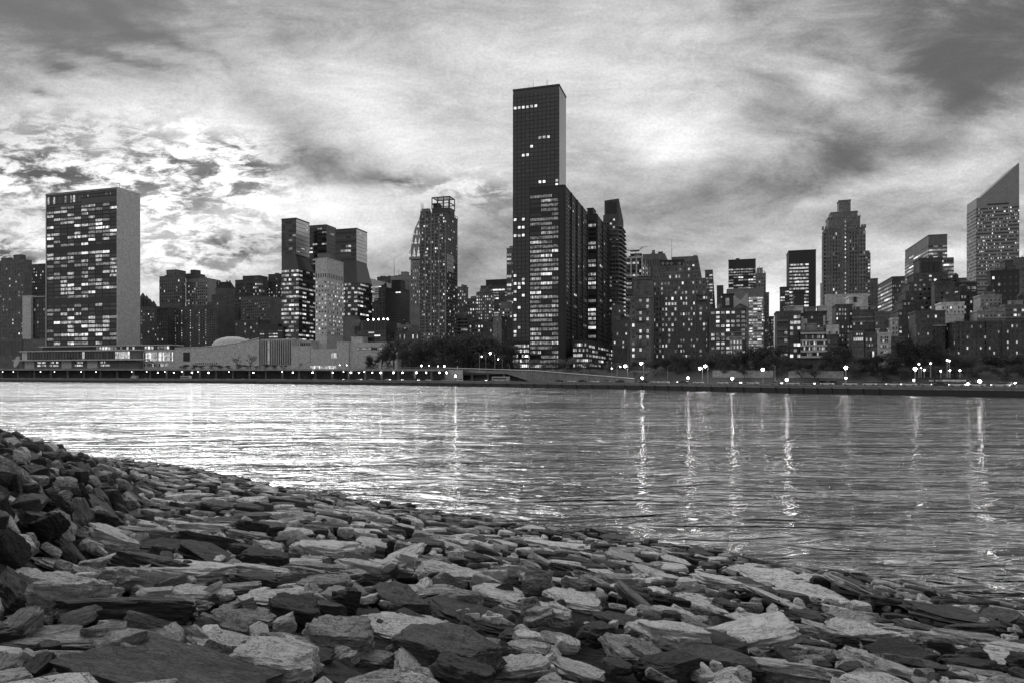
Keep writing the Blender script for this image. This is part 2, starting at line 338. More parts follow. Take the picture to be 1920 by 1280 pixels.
# hand-read stones: column, row, width, height in the photo (px), tone, roll, kind
HR = [(113,1255,226,50,.3,-3,'slab'),(117,1214,235,34,.33,-6,'plank'),(262,1180,137,50,.4,4,'slab'),(86,1196,90,36,.3,-6,'slab'),(152,1145,98,58,.36,-12,'block'),
(98,1116,130,22,.4,0,'plank'),(410,1214,130,50,.45,8,'slab'),(562,1253,250,46,.14,8,'slab'),(273,1268,115,38,.45,-3,'block'),(562,1220,165,42,.3,3,'slab'),
(348,1116,86,34,.5,0,'block'),(508,1124,130,48,.45,-5,'slab'),(320,1142,130,30,.3,-4,'plank'),(234,1077,72,44,.5,-22,'slab'),(450,1160,115,36,.35,5,'slab'),
(594,1128,60,24,.62,0,'block'),(440,1106,95,30,.35,-8,'slab'),(50,1098,100,40,.45,0,'block'),(137,1077,145,22,.4,-4,'plank'),(215,1050,70,30,.55,-12,'block'),
(747,1180,185,62,.5,0,'slab'),(887,1160,205,52,.14,6,'slab'),(1080,1127,122,56,.5,0,'slab'),(1190,1225,132,62,.3,4,'wedge'),(1180,1170,142,36,.15,4,'slab'),
(1203,1133,125,40,.25,26,'plank'),(975,1258,125,58,.4,-12,'block'),(775,1252,98,66,.45,10,'wedge'),(1085,1262,110,48,.45,8,'block'),(752,1040,105,50,.4,-26,'slab'),
(700,1018,65,28,.8,0,'wedge'),(870,1082,85,42,.4,0,'block'),(923,1050,62,26,.62,8,'slab'),(935,1114,112,44,.5,6,'slab'),(1173,1042,78,38,.35,8,'slab'),
(1040,1023,195,14,.5,2,'plank'),(760,1113,235,24,.36,-4,'plank'),(832,1224,76,36,.6,6,'block'),(860,1197,66,24,.55,3,'slab'),(907,1213,66,44,.32,-8,'block'),
(697,1240,80,42,.3,-6,'block'),(855,1268,70,24,.6,-4,'block'),(900,1250,42,40,.25,6,'block'),(1005,1222,105,34,.4,4,'slab'),(1045,1204,90,36,.36,5,'slab'),
(975,1194,72,30,.2,-10,'plank'),(1427,1197,150,88,.95,-26,'block'),(1617,1190,104,56,.4,-6,'block'),(1573,1235,110,46,.3,-4,'wedge'),(1467,1254,155,36,.5,0,'slab'),
(1325,1230,92,40,.55,4,'block'),(1527,1110,145,38,.4,8,'slab'),(1617,1108,120,36,.45,16,'wedge'),(1450,1080,108,40,.4,0,'slab'),(1528,1080,68,28,.7,10,'wedge'),
(1353,1094,95,50,.62,0,'block'),(1467,1127,135,30,.5,12,'slab'),(1322,1135,92,34,.45,4,'slab'),(1312,1172,78,38,.25,4,'slab'),(1813,1158,190,44,.15,9,'slab'),
(1846,1202,118,42,.28,0,'slab'),(1540,1180,56,34,.45,10,'block'),(1527,1207,58,34,.35,0,'block'),(1860,1270,112,30,.3,3,'slab'),(1905,1218,50,28,.6,-10,'block'),
(1345,1266,140,26,.25,3,'slab'),(1685,1112,52,28,.4,5,'wedge'),(1700,1245,150,40,.2,-3,'slab'),(1740,1180,90,36,.2,4,'slab'),(1640,1268,120,26,.25,0,'slab'),
(1250,1085,70,34,.45,5,'block'),(1270,1050,60,26,.5,8,'slab'),(1130,1075,70,24,.5,0,'slab'),(1010,1090,80,30,.3,5,'slab'),(640,1080,110,26,.35,-6,'slab'),(560,1060,90,24,.5,-4,'slab')]
rocks = []     # (X, Y, Z, sx, sy, sz, rotx, roty, rotz, tone, kind)
blocked = []
for px, py, w, h, tone, rot, kind in HR:
    X, Y = hit(px, py + h * .28); dist = math.hypot(X, Y, CZ - bank_z(X, Y)); wm = w * dist / F; hm = h * dist / F
    th = {'slab': .28, 'block': .42, 'wedge': .42, 'plank': .4}[kind] * hm; th = max(.08, min(th, .5))
    g = math.atan2(CZ - bank_z(X, Y), Y) - .16; tip = R(4)
    dp = min(max((hm - th * .85) / math.sin(g + tip), .4 * wm, .18), 1.2 * wm)
    rocks.append((X, Y + dp * .18, bank_z(X, Y) + th * .42, wm, dp, th, tip, R(rot), R(random.uniform(-8, 8)), tone, kind, True))
    blocked.append((X, Y + dp * .1, wm * .5, dp * .55))
def is_blocked(X, Y, s=1):
    for bx, by, a, b in blocked:
        if abs(X - bx) < a + 1 and abs(Y - by) < b + 1 and ((X - bx) / a) ** 2 + ((Y - by) / b) ** 2 < s: return True
    return False
rr = random.Random(3)
def scatter():
    y = 2.6
    while y < 66:
        step = .46 + .004 * y
        x = -.95 * y - 4
        while x < .95 * y + 3:
            X = x + rr.uniform(-.2, .2); Y = y + rr.uniform(-.16, .16); x += rr.uniform(.5, .95)
            if Y < .3 or X < -46: continue
            s = plane_z(X, Y)
            if s < -.40 - .45 * rr.random(): continue
            hp = heap(X, Y)
            if is_blocked(X, Y): continue
            big = rr.random(); wm = (.38 + .75 * big ** 2) * rr.uniform(.8, 1.15)
            if hp > .25 and (Y < 5.5 or Y < 7 and X > -5): continue
            if hp > .25:
                wm = rr.uniform(.26, .5) * (1 + Y * .012); sy = wm * rr.uniform(.55, .9); sz = wm * rr.uniform(.35, .6)
                rx, ry = R(rr.uniform(-40, 45)), R(rr.uniform(-35, 35)); rz = R(rr.uniform(0, 180)); tone = rr.choice([.05, .07, .1, .12, .16, .24, .3]); k = rr.choice(['block', 'wedge', 'slab'])
            else:
                sy = wm * rr.uniform(.5, .95); sz = rr.uniform(.13, .26) * (1 + .3 * big); rx, ry = R(rr.gauss(3, 6)), R(rr.gauss(-1, 5)); rz = R(rr.gauss(-6, 30))
                tone = rr.choice([.08, .12, .18, .24, .3, .34, .42, .5, .62]); k = rr.choice(KINDS)
            if s < .5 and hp < .2: tone *= .8
            rocks.append((X, Y, bank_z(X, Y) + sz * (rr.uniform(0, .35) if k != 'x' else 0), wm * 1.02, sy * .98, sz * 1.1, rx, ry, rz, tone, k, False))
        y += step
    for _ in range(2600):
        t = rr.random() * 3.6; i = int(t); ax, ay = MR[i]; bx, by = MR[i + 1]; X = ax + (bx - ax) * (t - i) + rr.gauss(.6, 1.9); Y = ay + (by - ay) * (t - i) + rr.gauss(0, 1.6)
        if Y < 5 or heap(X, Y) < .2: continue
        w = rr.uniform(.2, .42) * (1 + Y * .015); rocks.append((X, Y, bank_z(X, Y) + rr.uniform(.0, .2), w, w * rr.uniform(.55, .9), w * rr.uniform(.35, .65), R(rr.uniform(-45, 45)), R(rr.uniform(-40, 40)), R(rr.uniform(0, 180)), rr.choice([.06, .1, .14, .2, .3, .4]), rr.choice(['block', 'wedge', 'slab']), False))
    # small chips wedged into the gaps of the nearest stones
    for _ in range(1500):
        Y = 3 + 22 * rr.random() ** 1.3; X = rr.uniform(-.8, .8) * Y
        if plane_z(X, Y) < 0: continue
        w = rr.uniform(.12, .34); rocks.append((X, Y, bank_z(X, Y) + .06, w, w * rr.uniform(.5, .9), w * rr.uniform(.25, .6), R(rr.gauss(0, 20)), R(rr.gauss(0, 20)), R(rr.uniform(0, 360)), rr.choice([.15, .3, .4, .6]), 'block', False))
scatter()
def proj(X, Y, Z): return CX + X / Y * F, HY - (Z - CZ) / Y * F
def visible(r):
    if r[1] < 2.8: return False
    px, py = proj(r[0], r[1], r[2]); return -20 < px < 1940 and py < 1290
def showsize(r):
    return (r[3] * max(r[5], r[4] * .28)) / (r[1] ** 2 + 1) * (3 if r[11] else 1)
vis = sorted([r for r in rocks if visible(r)], key=showsize, reverse=True)
single = vis[:298]; ids = set(id(r) for r in single)
rest = [r for r in rocks if id(r) not in ids]
def euler_m(rx, ry, rz): return np.array((Matrix.Rotation(rz, 3, 'Z') @ Matrix.Rotation(ry, 3, 'Y') @ Matrix.Rotation(rx, 3, 'X')))
# slope of the bank added to every stone
def slope_rot(X, Y):
    e = .3; dx = (bank_z(X + e, Y) - bank_z(X - e, Y)) / (2 * e); dy = (bank_z(X, Y + e) - bank_z(X, Y - e)) / (2 * e)
    return math.atan(dy), -math.atan(dx)
# labels: each stone is placed in a patch of the bank, then told apart inside its patch
def zone(px, py):
    if heap(*hit(px, py)) > .3 and px < 330: return '%s of the tumbled heap' % ('top' if py < 930 else 'foot' if py > 1010 else 'middle')
    col = ['far left', 'inner left', 'centre left', 'centre', 'centre right', 'inner right', 'far right'][min(6, max(0, int(px / 275)))]
    row = 'bottom row' if py > 1235 else 'second row up' if py > 1190 else 'third row up' if py > 1145 else 'fourth row up' if py > 1100 else 'fifth row up' if py > 1060 else 'upper part'
    return '%s of stones, %s' % (row, col)
def tone_word(t): return 'black' if t < .13 else 'dark grey' if t < .26 else 'mid grey' if t < .42 else 'light grey' if t < .62 else 'near-white'
SHAPE = {'slab': 'flat slab', 'block': 'blocky stone', 'wedge': 'wedge-shaped stone', 'plank': 'long narrow stone'}
zones = {}
for r in single:
    px, py = proj(r[0], r[1], r[2]); px = min(1915, max(5, px)); py = min(1278, py); key = (zone(px, py), tone_word(r[9]), SHAPE[r[10]]); zones.setdefault(key, []).append((px, r))
for key, lst in zones.items():
    lst.sort(key=lambda t: t[0]); z_, tw, sh = key
    for i, (px, r) in enumerate(lst):
        if len(lst) == 1: lab = '%s %s, %s' % (tw, sh, z_)
        elif len(lst) == 2: lab = '%s %s, %s of two, %s' % (tw, sh, ('left', 'right')[i], z_)
        else: lab = '%s %s, %s from left, %s' % (tw, sh, ORD[i], z_)
        X, Y, Z, sx, sy, sz, rx, ry, rz, tone, kind, hand = r
        me = HI[kind][int(abs(X * 37 + Y * 91)) % 5]
        o = link('rock', me); o.location = (X, Y, Z); o.scale = (sx, sy, sz); a, b = slope_rot(X, Y)
        fl = math.pi if (int(X * 53) & 1 and kind != 'wedge' and not hand) else 0
        o.rotation_euler = (Matrix.Rotation(a, 3, 'X') @ Matrix.Rotation(b, 3, 'Y') @ Matrix(euler_m(rx, ry, rz + fl).tolist())).to_euler()
        t = tone * (.45 if tone < .25 else 1.25 if tone < .4 else 2.1); o.color = (t, t, t, 1)
        tag(o, lab, 'rock', 'rocks of the near bank')
vs = []; fs = []; ts = []; base = 0
for r in rest:
    X, Y, Z, sx, sy, sz, rx, ry, rz, tone, kind, hand = r
    v, f = LO[int(abs(X * 31 + Y * 77)) % 16]; a, b = slope_rot(X, Y)
    M = np.array(Matrix.Rotation(a, 3, 'X') @ Matrix.Rotation(b, 3, 'Y')) @ euler_m(rx, ry, rz)
    vs.append((v * (sx, sy, sz)) @ M.T + (X, Y, Z)); fs.append(f + base); ts.append(np.full(len(f), tone * (.45 if tone < .25 else 1.25 if tone < .4 else 2.1))); base += len(v)
vs = np.concatenate(vs); fs = np.concatenate(fs); ts = np.concatenate(ts)
me = bpy.data.meshes.new('rocks'); me.from_pydata(vs.tolist(), [], fs.tolist()); me.materials.append(ROCK)
at = me.attributes.new('tone', 'FLOAT', 'FACE'); at.data.foreach_set('value', ts)
o = link('riprap', me); tag(o, 'mass of smaller broken grey rocks covering the whole near bank down to the water', 'rocks', kind='stuff')
# bed under the stones, coloured near black for the shade in the gaps
n = 90; v = []; f = []
for j in range(n):
    Y = -4 + 76 * (j / (n - 1)) ** 1.4
    for i in range(n):
        X = -60 + 100 * i / (n - 1); v.append((X, Y, max(bank_z(X, Y) - .26, -2.0)))
for j in range(n - 1):
    for i in range(n - 1): a = j * n + i; f.append((a, a + 1, a + n + 1, a + n))
me = bpy.data.meshes.new('embankment'); me.from_pydata(v, [], f); me.materials.append(surf('gap_shade_gravel', .018, .95, .4, 2, bump=.6, bscale=12)); o = link('embankment', me); tag(o, kind='structure')

# ---------------------------------------------------------------- water
def watermat():
    mt, nt, b = newmat('river_water'); N = nt.nodes.new; L = nt.links.new
    b.inputs['Base Color'].default_value = (.8, .8, .8, 1); b.inputs['Roughness'].default_value = .05; b.inputs['IOR'].default_value = 1.5; b.inputs['Base Color'].default_value = (.01, .01, .01, 1)
    geo = N('ShaderNodeNewGeometry')
    def m(op, a, bb=0., c=0.):
        n = N('ShaderNodeMath'); n.operation = op
        for k, v in enumerate((a, bb, c)):
            if isinstance(v, (int, float)): n.inputs[k].default_value = v
            else: L(v, n.inputs[k])
        return n.outputs[0]
    def noi(sx, sy, sc_, det, rg=.55, dist=.3, rot=0):
        mp = N('ShaderNodeMapping'); L(geo.outputs['Position'], mp.inputs[0]); mp.inputs['Scale'].default_value = (sx, sy, 1); mp.inputs['Rotation'].default_value = (0, 0, R(rot))
        n = N('ShaderNodeTexNoise'); L(mp.outputs[0], n.inputs[0]); n.inputs['Scale'].default_value = sc_; n.inputs['Detail'].default_value = det; n.inputs['Roughness'].default_value = rg; n.inputs['Distortion'].default_value = dist; return n.outputs['Fac']
    def crest(n, lo, hi, amp):      # flat facets parted by short steep faces, as wind chop has
        r = N('ShaderNodeMapRange'); r.interpolation_type = 'SMOOTHSTEP'; L(n, r.inputs[0]); r.inputs[1].default_value = lo; r.inputs[2].default_value = hi; r.inputs[3].default_value = 0; r.inputs[4].default_value = amp; return r.outputs[0]
    h = crest(noi(.32, 1, .085, 1, .5, 1.0, 5), .38, .62, WAT[0])
    h = m('ADD', h, crest(noi(.34, 1, .26, 1.3, .5, 1.2, -6), .40, .58, WAT[1]))
    h = m('ADD', h, crest(noi(.36, 1, .75, 1.5, .5, 1.2, 7), .42, .58, WAT[2]))
    h = m('ADD', h, crest(noi(.5, 1, 2.2, 3, .6, .8, -4), .42, .60, WAT[3]))
    h = m('ADD', h, m('MULTIPLY', noi(.6, 1, 7, 2, .6, .5, 12), WAT[4]))
    patch = N('ShaderNodeMapRange'); patch.interpolation_type = 'SMOOTHSTEP'; L(noi(.25, 1, .035, 3, .5, 1.0), patch.inputs[0]); patch.inputs[1].default_value = .38; patch.inputs[2].default_value = .62; patch.inputs[3].default_value = .4; patch.inputs[4].default_value = 1.35
    bp = N('ShaderNodeBump'); bp.inputs['Strength'].default_value = 1; bp.inputs['Distance'].default_value = 1
    L(m('MULTIPLY', h, patch.outputs[0]), bp.inputs['Height']); L(bp.outputs[0], b.inputs['Normal'])
    gl = N('ShaderNodeBsdfGlossy'); gl.inputs['Roughness'].default_value = .06; gl.inputs['Color'].default_value = (1, 1, 1, 1); L(bp.outputs[0], gl.inputs['Normal'])
    lw = N('ShaderNodeLayerWeight'); lw.inputs['Blend'].default_value = .5; L(bp.outputs[0], lw.inputs['Normal'])
    fr = N('ShaderNodeMapRange'); fr.interpolation_type = 'SMOOTHSTEP'; L(lw.outputs['Facing'], fr.inputs[0]); fr.inputs[1].default_value = .45; fr.inputs[2].default_value = .69; fr.inputs[3].default_value = 0; fr.inputs[4].default_value = .95
    mx = N('ShaderNodeMixShader'); L(fr.outputs[0], mx.inputs[0]); L(b.outputs[0], mx.inputs[1]); L(gl.outputs[0], mx.inputs[2]); L(mx.outputs[0], nt.nodes['Material Output'].inputs['Surface'])
    return mt
WAT = (.45, .30, .12, .03, .006)
me = bpy.data.meshes.new('water'); me.from_pydata([(-7000, -300, 0), (7000, -300, 0), (7000, 7000, 0), (-7000, 7000, 0)], [], [(0, 1, 2, 3)]); me.materials.append(watermat())
tag(link('water', me), kind='structure')
# ---------------------------------------------------------------- building kit
AV = R(-16.7)                      # street grid: facades run nearer to the right
UX, UY = math.cos(AV), math.sin(AV); VX, VY = -UY, UX
class Bld:
    """local frame: x along the front from its left corner, y away from the river, z up from sea level"""
    def __init__(s, name, label, xl, xr, yt, Y, xs=None, dep=None, wall='mid', cat='building', group=None):
        s.name = name; s.wall = W[wall] if isinstance(wall, str) else wall; s.mb = MB(); s.win = []; s.bands = []; s.extra = []
        Cx, Cy = (xr - CX) / F * Y, Y; k = (xl - CX) / F
        t = (Cx - k * Cy) / (UX - k * UY); s.Wd = t; s.L = (Cx - t * UX, Cy - t * UY); s.Rp = (Cx, Cy)
        s.H = CZ + (HY - yt) / F * Y; s.Y = Y
        if xs is not None:
            P = s.Rp if xs > xr else s.L; k = (xs - CX) / F
            dep = abs((P[0] - k * P[1]) / (VX - k * VY))
        s.D = dep or (max(10, t * .7) if xr < 1350 else max(6, t * .3))
        s.e = empty(name, (s.L[0], s.L[1], 0), AV); tag(s.e, label, cat, group); s.rnd = random.Random(name + label)
        s.vis = 'R' if xr < 1350 else 'L'
    def X(s, px, y=0):
        """local x of photo column px on the plane y"""
        ox, oy = s.L[0] + VX * y, s.L[1] + VY * y; k = (px - CX) / F; return (k * oy - ox) / (UX - k * UY)
    def Z(s, py, x=None, y=0):
        x = s.Wd if x is None else x; return CZ + (HY - py) / F * (s.L[1] + UY * x + VY * y)
    def Yd(s, px, right=True):
        """local y where column px meets the side wall"""
        P = s.Rp if right else s.L; k = (px - CX) / F; return abs((P[0] - k * P[1]) / (VX - k * VY))
    def vol(s, x0=0, x1=None, z0=2, z1=None, y0=0, y1=None, roof=True, mi=0):
        x1 = s.Wd if x1 is None else x1; z1 = s.H if z1 is None else z1; y1 = s.D if y1 is None else y1
        s.mb.box(x0, x1, y0, y1, z0, z1, mi)
        if roof:
            m = MB(); q = .25; t = .5
            for a, b, c, d in ((x0-q, x1+q, y0-q, y0+t), (x0-q, x1+q, y1-t, y1+q), (x0-q, x0+t, y0+t, y1-t), (x1-t, x1+q, y0+t, y1-t)): m.box(a, b, c, d, z1 - .3, z1 + .6)
            s.extra.append(('parapet', m, s.wall))
        return s
    def part(s, name, mb, mat, label=None):
        s.extra.append((name, mb, W[mat] if isinstance(mat, str) else mat, label)); return s
    def face(s, f, a0, a1, z0, z1, nb, nf, wf=.6, hf=.55, lit=.3, seg=1, kind='punch', off=0, proud=.35, skip=(), mull=0, dim=.6, mi=0, rowlit=None, grid=None, cols=None, sill=.5, collit=None, glass=None):
        """window grid on face f (F front, R right side, L left side); off = plane position of the face"""
        def bx(mb, a, b, n0, n1, c, d, m=0):
            if f == 'F': mb.box(a, b, off - n1, off - n0, c, d, m)
            elif f == 'R': mb.box(off + n0, off + n1, a, b, c, d, m)
            else: mb.box(off - n1, off - n0, a, b, c, d, m)
        bw = (a1 - a0) / nb; fh = (z1 - z0) / nf; gap = fh * (1 - hf); r = s.rnd
        for j in range(nf + 1):
            zc = z0 + j * fh; lo = zc - gap * (1 - sill) if j else zc; hi_ = zc + gap * sill if j < nf else zc
            if hi_ > lo: bx(s.mb, a0, a1, .002, proud, lo, hi_, mi)
        pw = bw * (1 - wf)
        if kind == 'punch':
            for i in range(nb + 1):
                ac = a0 + i * bw; lo = ac - pw / 2 if i else ac; hi_ = ac + pw / 2 if i < nb else ac
                for j in range(nf):
                    bx(s.mb, lo, hi_, .002, proud, z0 + j * fh + gap * sill, z0 + (j + 1) * fh - gap * (1 - sill), mi)
        elif mull:
            m = bw * .09
            for i in range(0, nb + 1, mull): ac = a0 + i * bw; bx(s.mb, ac - m, ac + m, .002, proud * 1.15, z0 + .01, z1 - .01, mi)
        for j in range(nf):
            if j in skip: continue
            pl = lit if rowlit is None else rowlit(j); bm_ = MB(); cur = None
            for i in range(nb):
                if i % seg == 0 or cur is None:
                    on = r.random() < (pl if collit is None else pl * collit(i)); cur = (2 if r.random() < dim else r.choice([3, 3, 3, 4])) if on else (r.choice([0, 0, 1]))
                c = cur
                if seg > 1 and cur >= 2 and r.random() < .25: c = max(2, cur - 1)
                if glass is not None and c < 2: c = glass
                za = z0 + j * fh + gap * sill; zb = z0 + (j + 1) * fh - gap * (1 - sill)
                if cols is not None and i not in cols: continue
                if kind == 'punch':
                    s.win.append((f, a0 + (i + .5) * bw, (za + zb) / 2, bw * wf, zb - za, c, off))
                else:
                    a_ = a0 + i * bw + bw * (1 - wf) / 2; bx(bm_, a_, a_ + bw * wf, .02, .14, za + .02, zb - .02, c)
            if kind != 'punch': s.bands.append((bm_, (a1 - a0) * (zb - za)))
        return s
    def done(s):
        s.mb.build('wall', [s.wall] + [W['dglass'], W['pglass'], W['stone'], W['roof'], W['white'], W['black'], W['alu'], W['steel']], s.e)
        for it in s.extra:
            o = it[1].build(it[0], it[2], s.e)
            if len(it) > 3 and it[3]: o['label'] = it[3]
        s.win.sort(key=lambda w: -w[3] * w[4]); cache = {}; restm = MB()
        for k, (f, a, z, w, h, c, off) in enumerate(s.win):
            if k < WINMAX:
                key = (f == 'F', round(w, 2), round(h, 2), c)
                if key not in cache:
                    m = MB()
                    if f == 'F': m.box(-w / 2, w / 2, -.06, .06, -h / 2, h / 2)
                    else: m.box(-.06, .06, -w / 2, w / 2, -h / 2, h / 2)
                    cache[key] = m.mesh('window', PANES[c])
                d = .09
                link('window', cache[key], s.e, (a, off - d, z) if f == 'F' else (off + d, a, z) if f == 'R' else (off - d, a, z))
            else:
                if f == 'F': restm.box(a - w / 2, a + w / 2, off - .15, off - .03, z - h / 2, z + h / 2, c)
                elif f == 'R': restm.box(off + .03, off + .15, a - w / 2, a + w / 2, z - h / 2, z + h / 2, c)
                else: restm.box(off - .15, off - .03, a - w / 2, a + w / 2, z - h / 2, z + h / 2, c)
        if restm.v: tag(restm.build('windows', PANES, s.e), kind='stuff')
        s.bands.sort(key=lambda b: -b[1]); rb = MB()
        for k, (m, _) in enumerate(s.bands):
            if not m.v: continue
            if k < 100: m.build('window_band', PANES, s.e)
        return s
WINMAX = 100
def tank(b, x, y, z, r=2.2, h=4.5):
    m = MB(); m.tube((x, y, z + 2.2), (x, y, z + 2.2 + h), r, r, 12); m.tube((x, y, z + 2.2 + h), (x, y, z + 3.6 + h), r * 1.05, .1, 12)
    for a in range(4): dx, dy = math.cos(a * 1.57 + .78) * r * .8, math.sin(a * 1.57 + .78) * r * .8; m.tube((x + dx, y + dy, z), (x + dx, y + dy, z + 2.3), .18)
    b.part('water_tank', m, 'black')
def mast(b, x, y, z, h, r=.25): b.part('antenna', MB().tube((x, y, z), (x, y, z + h), r, r * .4, 5), 'steel')
def pbox(b, name, pxl, pxr, pyt, pyb=None, y0=1.5, dep=8, mat=None, win=None, lab=None):
    """roof box read from photo columns and rows, standing on the building"""
    x0, x1 = b.X(pxl, y0), b.X(pxr, y0); z1 = b.Z(pyt, x1, y0); z0 = b.Z(pyb, x1, y0) if pyb else b.H
    m = MB(); m.box(x0, x1, y0, y0 + dep, z0 - .4, z1); m.box(x0 - .4, x1 + .4, y0 - .4, y0 + dep + .4, z1 - .02, z1 + .5)
    b.part(name, m, mat or b.wall, lab)
    if win: b.face('F', x0 + .5, x1 - .5, z0 + .3, z1 - .4, win[0], win[1], win[2], win[3], win[4], off=y0)
    return x0, x1, z0, z1
def simple(name, label, xl, xr, yt, Y, xs=None, dep=None, wall='mid', fp=8., bp=7., wf=.5, hf=.5, lit=.3, yb=690, kind='punch', seg=1, top=.97, side=True, sidelit=None, mull=0, dim=.45, tiers=(), group=None, fin=True, glass=None):
    """ordinary block: yb = lowest row seen, fp/bp = storey height and bay width in photo pixels"""
    b = Bld(name, label, xl, xr, yt, Y, xs, dep, wall, group=group); b.vol(); fp *= .9; bp *= .86
    zt = 2 + (b.H - 2) * top; zb = max(3, b.Z(yb)); fm = fp * Y / F; nf = max(1, int((zt - zb) / fm)); bm = bp * Y / F
    kw = dict(wf=wf, hf=hf, seg=seg, kind=kind, mull=mull, dim=dim, glass=glass)
    b.face('F', 0, b.Wd + (.35 if b.vis == 'R' and side else 0), zt - nf * fm, zt, max(1, round(b.Wd / bm)), nf, lit=lit, **kw)
    if side and xs is not None:
        f = 'R' if xs > xr else 'L'; nbs = max(1, round(b.D / bm / 1.3))
        b.face(f, 0, b.D, zt - nf * fm, zt, nbs, nf, lit=lit if sidelit is None else sidelit, off=b.Wd if f == 'R' else 0, **kw)
    for t in tiers: pbox(b, *t)
    r = b.rnd; big = b.Wd > 8
    if big and wall not in ('dglass',):
        for _ in range(r.choice([1, 2, 3])):                # plant rooms, vents and tanks on the roof
            x = r.uniform(1.5, b.Wd - 5); w_ = min(r.uniform(2.5, 6), b.Wd - x - 1); hh = r.uniform(1.2, 3.6); y = r.uniform(1.5, 5)
            m = MB().box(x, x + w_, y, y + 4, b.H - .2, b.H + hh); m.box(x - .2, x + w_ + .2, y - .2, y + 4.2, b.H + hh, b.H + hh + .25); b.part('plant_room', m, r.choice(['brick2', 'mid', 'concrete']))
        if r.random() < .35: tank(b, r.uniform(3, b.Wd - 3), r.uniform(5, 8), b.H, 1.6, 3.2)
        if r.random() < .5: mast(b, r.uniform(1, b.Wd - 1), r.uniform(1, 6), b.H, r.uniform(3, 7), .14)
        if Y < 600: b.part('vent_pipe', MB().tube((b.Wd * .3, 2, b.H), (b.Wd * .3, 2, b.H + 2), .3, .3, 6), 'steel')
    if kind == 'punch' and wall in ('brick', 'brick2', 'mid', 'concrete') and big:
        for k in sorted(r.sample(range(1, max(3, nf)), min(2, max(1, nf - 1)))):
            z_ = zt - k * fm; b.part('string_course', MB().box(-.4, b.Wd + .4, -.75, -.37, z_ - .3, z_ + .25), 'concrete')
    return b.done() if fin else b
LAMP = emis('lamp_glow', 14, 0); LAMP.cycles.emission_sampling = 'FRONT'
# ---------------------------------------------------------------- ground beyond the river
ROADZ = 3.0
gm = surf('park_ground', .06, .95, .4, .05)
strip('ground', [(1.2, 2.6), (4, ROADZ), (19, ROADZ), (21, ROADZ + .2), (30, up(7, 8.5)), (40, up(9.5, 10.5)), (200, 11), (900, 12), (6000, 13)], gm)
strip('road', [(4.5, ROADZ + .01), (18.5, ROADZ + .01)], surf('asphalt', .06, .8, .2, .3))
for off in (8.0, 11.5, 15.0):
    strip('lane_marking', [(off, ROADZ + .02), (off + .15, ROADZ + .02)], W['white'])
# sea wall: a concrete face with a coping and the parapet of the riverside road
def wall_run(name, off0, off1, z0, z1, mat, lo=0, hi=None, lab=None, cat='wall'):
    hi = hi or len(SHP); m = MB()
    for i in range(lo, hi):
        a, b = inland(i, off0, 0), inland(i, off1, 0); zt = z1(SH[i][0]) if callable(z1) else z1; zb = z0(SH[i][0]) if callable(z0) else z0
        m.v += [(a.x, a.y, zb), (b.x, b.y, zb), (b.x, b.y, zt), (a.x, a.y, zt)]
        if i > lo:
            q = (i - lo) * 4; p = q - 4
            for k in range(4): m.f.append((p + k, p + (k + 1) % 4, q + (k + 1) % 4, q + k)); m.m.append(0)
    return m
e = empty('sea_wall', tuple(SHP[6])); tag(e, 'long dark concrete sea wall at the far water edge below the highway', 'wall')
def rel(m, e):
    l = e.location; m.v = [(v[0] - l.x, v[1] - l.y, v[2] - l.z) for v in m.v]; return m
rel(wall_run('wall', 0, 1.2, -2, 2.0, None), e).build('wall', surf('wet_concrete', .015, .5, .4, .3, stretch=(1, 1, .3)), e)
rel(wall_run('coping', -.25, 1.5, 2.0, 2.45, None), e).build('coping', W['concrete'], e)
rel(wall_run('parapet', 3.2, 3.6, 2.4, lambda px: 3.9 if px < 600 else max(3.15, 3.9 - (px - 600) * .0015), None), e).build('parapet', W['concrete'], e)
for k in range(60):                                   # timber fender piles along the wall face
    i = k / 60 * 7 + 3; j = int(i); t = i - j; a = SHP[j].lerp(SHP[j + 1], t); n = SHN[j].lerp(SHN[j + 1], t)
    m = MB(); c = a - n * .35; m.tube((c.x - e.location.x, c.y - e.location.y, -1), (c.x - e.location.x, c.y - e.location.y, 2.3), .22, .2, 6); m.build('fender_pile', W['black'], e)
def sh_pt(px, off, z=ROADZ):
    """point on the road line seen in column px, off metres inland"""
    D = shore(px)
    for _ in range(4):
        i = next(k for k in range(len(SH) - 1) if SH[k][0] <= px <= SH[k + 1][0]); t = (px - SH[i][0]) / (SH[i + 1][0] - SH[i][0]); n = SHN[i].lerp(SHN[i + 1], t)
    Y = D + off * (n.y - n.x * (px - CX) / F * 0)
    a = SHP[i].lerp(SHP[i + 1], t); X = (px - CX) / F
    # step inland until the offset line is met in this column
    Y = D
    for _ in range(60):
        P = Vector((X * Y, Y, 0)); d = (P - Vector((X * D, D, 0))).dot(n)
        if d >= off: break
        Y += max(.3, (off - d) * .9)
    return Vector((X * Y, Y, z)), math.atan2((SHP[i + 1] - SHP[i]).y, (SHP[i + 1] - SHP[i]).x)

